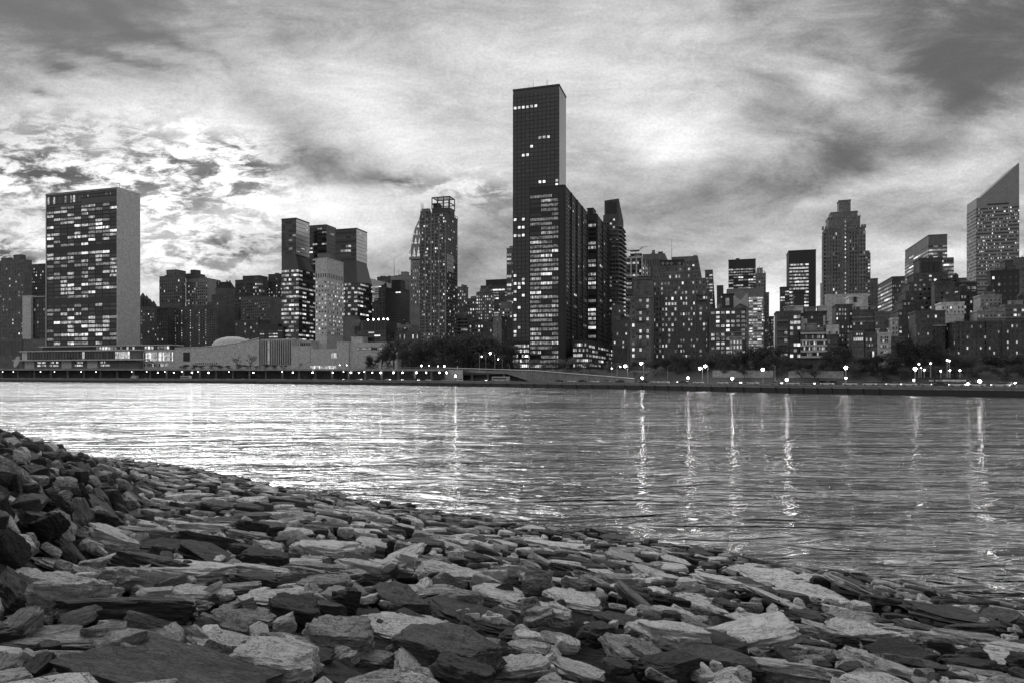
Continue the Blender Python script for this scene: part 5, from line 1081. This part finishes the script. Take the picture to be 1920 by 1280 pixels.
e2, o2 = along('back_wall', 'dark retaining wall in the shadow under the highway deck', dcols, 22, 23, zpy(694, 22), lambda px: 2.5, W['brick2'], 'wall', 'wall')
# terrace lights of the pale halls: low garden wall with lit panels stands on the deck
rc = [834, 870, 910, 950, 1000, 1040, 1080, 1120, 1160, 1190]
def rpy(px): return 691.5 + (px - 834) * .03 if px < 1000 else 696.5 + (px - 1000) * .082
er, orr = along('highway_ramp', 'pale concrete ramp sloping down to the riverside road at the centre', rc, 20, 27, zpy(rpy, 20), lambda px: (zpy(rpy, 20)(px) - 1.6) if px < 995 else 2.5, W['concrete'], 'ramp')
m = MB(); pm = []
for k in range(len(rc) - 1):
    a, b = sh_pt(rc[k], 19.8)[0], sh_pt(rc[k + 1], 19.8)[0]; za, zb = zpy(rpy, 20)(rc[k]), zpy(rpy, 20)(rc[k + 1])
    m.tube((a.x - orr.x, a.y - orr.y, za + .8), (b.x - orr.x, b.y - orr.y, zb + .8), .28, .28, 4)
    for t in (0, .5): c = a.lerp(b, t); pm.append((c.x - orr.x, c.y - orr.y, za + (zb - za) * t))
m.build('guard_rail', W['white'], er)
for c in pm: MB().box(c[0] - .12, c[0] + .12, c[1] - .12, c[1] + .12, c[2] - .3, c[2] + .9).build('rail_post', W['alu'], er)
for px in (850, 885, 915, 945, 975): a = sh_pt(px, 22)[0]; MB().box(a.x - orr.x - .7, a.x - orr.x + .7, a.y - orr.y - .7, a.y - orr.y + .7, 2.8, zpy(rpy, 20)(px) - 1.3).build('pillar', W['mid'], er)
along('abutment_wall', 'pale grey abutment wall closing the right end of the highway deck', [834, 850, 868], 14, 19.5, zpy(692, 14), lambda px: 2.5, W['concrete'], 'wall', 'wall')
along('retaining_wall', 'rough grey retaining wall under the dark trees right of centre', [1336, 1380, 1420, 1450], 27, 28, zpy(694, 27), lambda px: 2.5, W['concrete'], 'wall', 'wall')
along('retaining_wall', 'rough lamp-lit retaining wall below the balconied riverside houses', [1478, 1520, 1560, 1582], 26, 27, zpy(695, 26), lambda px: 2.5, W['concrete'], 'wall', 'wall')
along('overpass', 'pale horizontal footbridge slab among dark trees near the right edge', [1742, 1780, 1812], 23, 27, zpy(711, 23), .6, W['stone'], 'bridge')
along('pump_house', 'low grey box building above the pale footbridge slab', [1766, 1786, 1806], 27.5, 33, zpy(699, 27.5), lambda px: 3, W['mid'], 'building', 'wall')
along('sloped_ramp', 'grey wedge-shaped ramp wall beside the brightest lamp at right', [1828, 1850, 1872], 20, 21, lambda px: zpy(711 + (px - 1828) * .38, 20)(px), lambda px: 2.5, W['mid'], 'wall', 'wall')
along('shelter', 'small open roadside shelter with lit back wall under the trees', [1535, 1550, 1566], 21, 24, zpy(711, 21), .3, W['mid'], 'shelter', 'roof')
def roundel_wall(): pass

# ---------------------------------------------------------------- trees
LEAF = surf('dark_foliage', .075, .95, .45, .6); LEAF_LAMPLIT = surf('pale_spring_foliage', .2, .9, .5, .6); BARK = surf('bark', .06, .95, .3, 2)  # second leaf colour is a paler copy with lamplight painted in
def tree_meshes(seed, kind):
    r = random.Random(seed); t = MB(); tips = []
    def limb(p, d, ln, rad, lev):
        q = p + d * ln; t.tube(p, q, rad, rad * .62, 5 if lev < 2 else 3)
        if lev >= (4 if kind == 'bare' else 3): tips.append(q); return
        if lev >= 2: tips.append(q)
        for k in range(r.choice([3, 3, 4]) if lev else 5):
            a = r.uniform(0, 6.28); sp = r.uniform(.45, .95); nd = (d + Vector((math.cos(a) * sp, math.sin(a) * sp, r.uniform(-.1, .35)))).normalized()
            limb(q - d * ln * r.uniform(0, .35), nd, ln * r.uniform(.55, .85), rad * .55, lev + 1)
    limb(Vector((0, 0, 0)), Vector((r.uniform(-.08, .08), r.uniform(-.08, .08), 1)).normalized(), .30, .022, 0)
    zmax = max(q.z for q in tips); s = 1 / zmax
    t.v = [(v[0] * s, v[1] * s, v[2] * s) for v in t.v]; tips = [q * s for q in tips]
    c = MB(); n = {'dense': 34, 'loose': 20, 'bare': 3}[kind]
    rad = {'dense': .085, 'loose': .07, 'bare': .05}[kind]; ls = .019 if kind != 'bare' else .008
    if kind == 'dense': tips += [Vector((math.cos(a) * q_, math.sin(a) * q_, r.uniform(.12, .55))) for a, q_ in ((r.uniform(0, 6.28), r.uniform(.02, .3)) for _ in range(26))]
    for q in tips:
        if r.random() < .12: continue
        rr_ = rad * r.uniform(.5, 1.2)
        for _ in range(n):
            p = q + Vector((r.gauss(0, rr_), r.gauss(0, rr_), r.gauss(0, rr_ * .7))); a = Vector((r.gauss(0, 1), r.gauss(0, 1), r.gauss(0, 1))).normalized(); b_ = a.orthogonal().normalized(); l = ls * r.uniform(.6, 1.6)
            k = len(c.v); c.v += [tuple(p - a * l), tuple(p + b_ * l * .6), tuple(p + a * l), tuple(p - b_ * l * .6)]; c.f.append((k, k + 1, k + 2, k + 3)); c.m.append(0)
    return t.mesh('trunk', BARK), c
TV = {}
for kind, nn in (('dense', 4), ('loose', 3), ('bare', 2)):
    for i in range(nn):
        tm, c = tree_meshes(40 + i * 3 + len(kind), kind); TV[(kind, i)] = (tm, c.mesh('crown', LEAF), c.mesh('crown', LEAF_LAMPLIT))
def tree(px, top, off, kind, label, group, zb=None, pale=False, wide=1.0, name='tree'):
    P, _ = sh_pt(px, off); zb = zb if zb is not None else (9.5 if px < 900 else 7 if px < 1300 else 6) if off > 28 else 4.5
    h = CZ + (HY - top) / F * P.y - zb; k = TV[(kind, int(px * 7) % (4 if kind == 'dense' else 3 if kind == 'loose' else 2))]
    e = empty(name, (P.x, P.y, zb), (px * 1.7) % 6.28); tag(e, label, 'tree' if name == 'tree' else 'bush', group)
    for nm, me in (('trunk', k[0]), ('crown', k[2] if pale else k[1])): o = link(nm, me, e); o.scale = (h * wide, h * wide, h)
def belt(items, desc, where, group, off, **kw):
    items = sorted(items, key=lambda t: t[0])
    for i, it in enumerate(items):
        px, top, kind = it[:3]; k = dict(kw); k.update(it[3] if len(it) > 3 else {})
        hh = 'tall' if HY - top > 50 else 'mid-sized' if HY - top > 30 else 'low'
        tree(px, top, off + (px * 13 % 12) , kind, '%s %s %s, %s from left %s' % (hh, {'dense': 'dense', 'loose': 'loose', 'bare': 'bare'}[kind], desc, ORD[i], where), group, **k)
D_, L_, B_ = 'dense', 'loose', 'bare'
belt([(700, 668, D_), (716, 657, L_), (738, 641, L_), (754, 636, L_), (772, 648, D_), (790, 641, D_), (812, 640, D_), (830, 636, D_), (850, 632, D_), (868, 628, D_), (887, 627, D_), (905, 632, D_), (922, 638, D_), (940, 646, D_), (955, 655, D_), (690, 677, D_), (728, 664, D_), (762, 660, D_), (800, 662, D_), (842, 655, D_), (878, 650, D_), (912, 658, D_), (936, 664, D_), (951, 670, D_)],
     'dark tree', 'in the park left of the tallest tower', 'dark trees of the park beside the tall scaffold-topped tower', 38, wide=1.15)
belt([(446, 666, B_), (470, 662, B_), (562, 678, B_)], 'tree', 'before the pale halls', 'bare trees before the pale halls', 30, zb=11)
belt([(345 + 17 * k, 683 + k % 3, D_) for k in range(12)], 'shrub', 'on the deck before the assembly hall', 'shrubs on the deck', 26, zb=11.5, wide=2.2, name='shrub')
belt([(1003, 674, L_), (1021, 682, L_), (1044, 676, L_), (1064, 672, D_), (1082, 684, L_), (1106, 678, L_), (1125, 676, L_), (1143, 683, D_), (1161, 680, L_), (968, 680, L_)], 'lamp-lit tree', 'below the black towers', 'lamp-lit trees below the black towers', 30, pale=True, wide=1.25)
belt([(1182, 678, L_), (1198, 680, L_), (1216, 676, L_), (1235, 680, L_), (1254, 674, D_), (1272, 666, D_), (1291, 670, D_), (1312, 666, L_), (1330, 674, D_), (1350, 657, L_, {'pale': True}), (1364, 664, D_), (1384, 668, D_)], 'tree', 'below the big brick apartment house', 'trees below the brick apartment house', 31, wide=1.2, pale=False)
belt([(1402, 661, D_), (1417, 650, D_), (1431, 655, D_), (1447, 651, D_), (1440, 668, D_)], 'black tree', 'left of the bright street gap', 'black trees left of the street gap', 33, wide=1.1)
belt([(1464, 668, L_), (1482, 674, D_), (1501, 676, L_), (1520, 682, L_), (1541, 674, D_), (1560, 664, D_), (1575, 652, D_), (1590, 657, D_), (1607, 668, D_), (1627, 672, D_), (1646, 666, D_), (1662, 662, D_), (1681, 658, D_), (1700, 650, D_), (1716, 638, D_), (1731, 644, D_), (1747, 650, D_), (1763, 660, D_), (1781, 664, D_), (1800, 668, D_), (1822, 671, D_), (1846, 666, D_), (1870, 669, D_), (1893, 667, D_), (1914, 663, D_)],
     'black tree', 'in the back row of the right-hand belt', 'black trees of the back row at right', 32, wide=1.15)
belt([(1600 + 19 * k, 682 + (k * 5) % 9, D_) for k in range(18)], 'black tree', 'in the front row of the right-hand belt', 'black trees of the front row at right', 23, wide=1.35)
belt([(1466, 684, B_), (1503, 688, B_), (1528, 690, L_), (1447, 690, L_), (1395, 690, L_), (1362, 692, L_), (1318, 690, L_), (1268, 690, L_), (1230, 688, L_, {'pale': True}), (1212, 694, L_, {'pale': True}), (1190, 694, L_, {'pale': True})], 'small tree', 'along the road before the retaining walls', 'small trees along the road', 22, wide=1.4)

# ---------------------------------------------------------------- lamps
LAMPB = emis('lamp_star', 45, 0); LAMPB.cycles.emission_sampling = 'FRONT'; LAMPD = emis('deck_lamp_glow', 22, 0); LAMPD.cycles.emission_sampling = 'FRONT'; LAMPM = emis('lamp_soft', 12, 0); LAMPM.cycles.emission_sampling = 'FRONT'
def street_lamp(pxh, pyh, pxp, off, label, r=.42, mat=None, group='street lamps along the highway', zb=None):
    P, ang = sh_pt(pxp, off); zb = ROADZ if zb is None else zb; zh = CZ + (HY - pyh) / F * P.y; Xh = (pxh - CX) / F * P.y
    e = empty('street_lamp', (P.x, P.y, zb)); tag(e, label, 'street lamp', group); dx = Xh - P.x; h = zh - zb
    MB().tube((0, 0, 0), (0, 0, h + .2), .2, .11, 7).build('pole', W['alu'], e)
    if abs(dx) > .3:
        m = MB(); a = Vector((0, 0, h + .2)); m.tube(a, Vector((dx * .55, 0, h + 1.0)), .10, .09, 5); m.tube(Vector((dx * .55, 0, h + 1.0)), Vector((dx, 0, h + .75)), .09, .08, 5); m.build('arm', W['alu'], e)
    hd = MB().box(dx - .8, dx + .8, -.25, .25, h + .5, h + .75).build('lamp_head', W['steel'], e); MB().ball((dx, 0, h), r, 10, 6).build('bulb', mat or LAMPM, hd)
SL = [(891, 663, 899, 30, 0), (903, 668, 911, 32, 1), (919, 662, 928, 29, 2), (934, 673, 942, 33, 1), (987, 667, 992, 24, 2), (1036, 691, 1036, 16, 0), (1095, 680, 1095, 22, 0), (1172, 686, 1177, 14, 2), (1163, 687, 1157, 18, 1),
      (1202, 681, 1207, 18, 2), (1312, 690, 1317, 13, 2), (1322, 686, 1327, 12, 2), (1430, 692, 1431, 16, 2), (1447, 687, 1453, 10, 0), (1586, 689, 1586, 8, 2), (1716, 691, 1716, 8, 2), (951, 684, 955, 22, 0), (1252, 688, 1252, 14, 0)]
for i, (a, b_, c, d, kk) in enumerate(sorted(SL, key=lambda t: t[2])):
    street_lamp(a, b_, c, d, '%s street lamp on a tall pale pole, %s from left along the highway' % (('unlit', 'faintly lit', 'brightly lit')[kk], ORD[i]), r=(.12, .34, .55)[kk], mat=(W['white'], LAMPM, LAMPB)[kk], zb=8.5 if c < 950 else None)
low = [(1204, 708, 2), (1290, 708, 2), (1373, 709, 2), (1475, 711, 2), (1837, 714, 2), (1815, 719, 1), (1905, 719, 2), (1586, 708, 1), (1714, 712, 1)]
for i, (a, b_, kk) in enumerate(sorted(low)): street_lamp(a, b_, a, 9 if a > 1700 else 12, '%s short roadside lamp at car height, %s from left' % (('', 'softly glowing', 'dazzling')[kk], ORD[i]), r=(.3, .4, .5)[kk], mat=(LAMPM, LAMPM, LAMPB)[kk], group='short roadside lamps')
park = [(790, 685, 2), (804, 685, 1), (821, 686, 1), (833, 686, 2), (1147, 690, 1), (1723, 682, 1), (1745, 681, 1), (1733, 693, 1), (1764, 695, 1), (1781, 694, 1), (1800, 694, 1), (1727, 689, 0), (1776, 675, 1), (1780, 676, 1), (637, 684, 1), (650, 684, 1)]
for i, (a, b_, kk) in enumerate(sorted(park)): street_lamp(a, b_, a, 28 if a < 1000 else 22, 'small %s park lamp on a short post, %s from left among the trees' % (('dim', 'glowing', 'bright')[kk], ORD[i]), r=(.2, .3, .45)[kk], mat=(LAMPM, LAMPM, LAMPB)[kk], group='park lamps', zb=(9.5 if a < 1000 else 6))
ud = [(296, 1), (326, 1), (360, 1), (391, 1), (475, 1), (549, 1), (586, 1), (624, 1), (658, 1), (673, 1), (698, 1), (713, 1), (738, 1), (755, 1), (781, 1), (799, 1), (824, 1), (837, 1), (5, 0), (76, 0), (102, 0), (25, 0), (247, 0), (275, 0), (152, 0), (180, 0), (309, 0), (341, 0), (371, 0), (429, 0), (529, 0), (644, 0), (683, 0)]
for i, (a, kk) in enumerate(sorted(ud)):
    P, _ = sh_pt(a, 7.5); z = zpy(691, 6)(min(a, 833)) - 1.3; zz = CZ + (HY - (698 if kk else 696.5)) / F * P.y
    e = empty('deck_lamp', (P.x, P.y, zz)); tag(e, '%s lamp hanging under the highway deck, %s from left' % ('dazzling' if kk else 'dim', ORD[i]), 'lamp', 'lamps under the highway deck')
    MB().tube((0, 0, .3), (0, 0, z - zz), .08, .08, 4).build('rod', W['steel'], e); MB().ball((0, 0, 0), (.36 + .16 * ((i * 7) % 5) / 4) if kk else .28, 10, 6).build('bulb', LAMPD if kk else LAMPM, e)
P, _ = sh_pt(854, 8); e = empty('deck_lamp', (P.x, P.y, 3)); tag(e, 'largest dazzling lamp at road level just right of the highway deck', 'lamp', 'lamps under the highway deck'); zz = CZ + (HY - 704) / F * P.y - 3
MB().tube((0, 0, 0), (0, 0, zz), .1, .1, 5).build('pole', W['steel'], e); MB().ball((0, 0, zz), .6, 10, 6).build('bulb', LAMPD, e)

# ---------------------------------------------------------------- cars
CARM = [plain('white_car_paint', .75, .3), plain('black_car_paint', .03, .25), plain('grey_car_paint', .3, .3)]; TYRE = plain('tyre', .02, .9)
def car_meshes():
    L, Wd = 4.6, 1.8; prof = [(-2.3, .35), (-2.3, .8), (-1.5, .92), (-.9, .95), (1.3, .98), (2.2, .92), (2.3, .6), (2.3, .35)]
    top = [(-1.05, .94), (-.35, 1.42), (.9, 1.45), (1.75, .97)]
    def ext(p, w, win=1.0):
        m = MB(); n = len(p)
        for y, s in ((-w, 1), (w, 1)): m.v += [(a, y * (win if b_ > 1.1 else 1), b_) for a, b_ in p]
        m.f = [tuple(range(n)), tuple(range(2 * n - 1, n - 1, -1))] + [(i, i + n, (i + 1) % n + n, (i + 1) % n) for i in range(n)]; m.m = [0] * (n + 2); return m
    body = ext(prof, .9); cab = ext(top, .84, .82); roof = MB().prism([(-.32, -.66), (.88, -.66), (.88, .66), (-.32, .66)], 1.43, 1.49)
    wh = MB().tube((0, -.11, 0), (0, .11, 0), .33, .33, 12)
    return [body.mesh('body', m) for m in CARM], cab.mesh('cabin', GLASS_A), [roof.mesh('roof', m) for m in CARM], wh.mesh('wheel', TYRE), MB().ball((0, 0, 0), .17, 8, 5).mesh('headlight', emis('headlight_glow', 9, 0)), MB().tube((0, -.13, 0), (0, .13, 0), .18, .18, 8).mesh('rim', W['alu'])
CB, CC, CR, CW, CH, CRM = car_meshes()
def car(px, off, kind, label, group, flip=False, lights=True):
    P, ang = sh_pt(px, off); e = empty('car', (P.x, P.y, ROADZ + .02), ang + (math.pi if flip else 0)); tag(e, label, 'car', group)
    link('body', CB[kind], e); link('cabin', CC, e); link('roof', CR[kind], e)
    for x in (-1.45, 1.4):
        for y in (-.82, .82): w = link('wheel', CW, e, (x, y, .33)); link('rim', CRM, w)
    if lights:
        for y in (-.6, .6): link('headlight', CH, e, (-2.28, y, .68))
cr = [(1048, 10, 1), (1072, 7, 0), (1092, 12, 1), (1115, 7, 0), (1138, 11, 2), (1162, 7, 1), (1206, 7, 1), (1228, 12, 0), (1246, 7, 0), (1264, 11, 2), (1281, 7, 1), (1310, 8, 0), (1355, 7, 0), (1380, 12, 2), (1412, 8, 0), (1455, 7, 2), (1487, 7, 0), (1516, 7, 2), (1551, 7, 0), (1594, 7, 0), (1631, 8, 0), (1650, 10, 2), (1676, 7, 0), (1705, 8, 0), (1740, 10, 2), (1762, 8, 1), (1795, 7, 0), (1812, 12, 2), (1832, 7, 0), (1875, 7, 0), (1895, 12, 0), (1912, 7, 2)]
for i, (px, off, k) in enumerate(cr): car(px, off, k, '%s car on the riverside road right of centre, %s from left' % (('white', 'black', 'grey')[k], ORD[i]), 'cars on the open road', flip=k == 2, lights=(i % 4 != 0))
rc2 = random.Random(8); pxs = sorted([int(10 + i * 26.5 + rc2.uniform(-6, 6)) for i in range(36)])
for i, px in enumerate(p for p in pxs if abs(p - 350) > 9 and abs(p - 252) > 9 and abs(p - 938) > 16):
    k = rc2.choice([0, 0, 2, 1]); car(px, rc2.choice([6, 9, 12]), k, '%s car with lights on by the highway deck, %s from left' % (('white', 'black', 'grey')[k], ORD[i]), 'cars under the highway deck', flip=rc2.random() < .3)
def big_vehicle(name, px, off, L, H, label, cat):
    P, ang = sh_pt(px, off); e = empty(name, (P.x, P.y, ROADZ), ang); tag(e, label, cat)
    MB().box(-L / 2, L / 2, -1.2, 1.2, .5, H).build('body', W['white'], e); m = MB()
    if name == 'bus':
        MB().box(-L / 2 + .5, L / 2 - .5, -1.23, -1.19, 1.5, 2.3).build('window_band', GLASS_A, e); MB().box(-L / 2 - .04, -L / 2, -1, 1, 1.3, 2.6).build('windscreen', GLASS_A, e)
    else:
        MB().box(-L / 2 - 1.9, -L / 2 - .1, -1.1, 1.1, .5, 2.2).build('cab', CARM[2], e); MB().box(-L / 2 - 1.95, -L / 2 - 1.9, -1, 1, 1.3, 2.0).build('windscreen', GLASS_A, e)
    for x in (-L / 2 + 1.3, L / 2 - 1.6):
        for y in (-1.1, 1.1): MB().tube((x, y - .15, .5), (x, y + .15, .5), .5, .5, 12).build('wheel', TYRE, e)
    for y in (-.8, .8): MB().ball((-L / 2 - (1.95 if name != 'bus' else .03), y, .9), .2, 8, 5).build('headlight', LAMPM, e)
big_vehicle('bus', 939, 8, 12, 3.0, 'long white bus on the road below the ramp at centre', 'bus')
big_vehicle('bus', 349, 8, 11, 3.1, 'white bus under the highway deck left of the assembly hall', 'bus')
big_vehicle('box_truck', 253, 8, 6, 3.4, 'white box truck under the highway deck near the glass pavilion', 'truck')

# ---------------------------------------------------------------- a pedestrian in pale clothes, two birds
def person(px, off, label):
    P, _ = sh_pt(px, off); e = bpy.data.meshes.new('person'); J = [(0, 0, .98, .15), (0, 0, 1.18, .13), (0, 0, 1.42, .16), (0, 0, 1.52, .06), (0, -.02, 1.62, .10), (0, -.02, 1.74, .085), (-.11, 0, .9, .10), (-.13, -.05, .5, .07), (-.13, 0, .09, .05), (-.13, -.16, .04, .04), (.11, 0, .9, .10), (.14, .06, .5, .07), (.16, .14, .09, .05), (.16, -.02, .04, .04), (-.19, 0, 1.42, .06), (-.26, .02, 1.14, .045), (-.26, -.1, .9, .035), (-.26, -.14, .8, .04), (.19, 0, 1.42, .06), (.27, .02, 1.14, .045), (.26, -.08, .9, .035), (.26, -.12, .8, .04)]
    E = [(0, 1), (1, 2), (2, 3), (3, 4), (4, 5), (0, 6), (6, 7), (7, 8), (8, 9), (0, 10), (10, 11), (11, 12), (12, 13), (2, 14), (14, 15), (15, 16), (16, 17), (2, 18), (18, 19), (19, 20), (20, 21)]
    e.from_pydata([j[:3] for j in J], E, []); e.materials.append(plain('pale_clothes', .6, .8)); o = link('person', e, None, (P.x, P.y, ROADZ + .02)); o.scale = (1, 1, 1)
    o.modifiers.new('skin', 'SKIN'); sv = e.skin_vertices[0].data
    for i, j in enumerate(J): sv[i].radius = (j[3], j[3] * .85)
    sv[0].use_root = True; o.modifiers.new('sub', 'SUBSURF').levels = 1; tag(o, label, 'person')
person(1431, 17, 'person in pale clothes standing by the road under a bright street lamp')
def bird(px, py, Y, span, label):
    p = pt(px, py, Y); m = MB(); s = span
    m.v = [(-.5 * s, 0, .12 * s), (-.2 * s, -.1 * s, .04 * s), (0, -.28 * s, 0), (.2 * s, -.1 * s, .04 * s), (.5 * s, 0, .12 * s), (.2 * s, .12 * s, .03 * s), (0, .3 * s, 0), (-.2 * s, .12 * s, .03 * s), (0, 0, -.07 * s), (0, 0, .06 * s)]
    ring = list(range(8)); m.f = [(ring[i], ring[(i + 1) % 8], 9) for i in range(8)] + [(ring[(i + 1) % 8], ring[i], 8) for i in range(8)]; m.m = [0] * 16
    o = m.build('bird', W['black']); o.location = p; tag(o, label, 'bird')
bird(372, 355, 200, 1.7, 'dark bird gliding in the bright sky right of the slab tower'); bird(820, 357, 180, .8, 'tiny dark bird above the steel cage of the scaffold-topped tower')
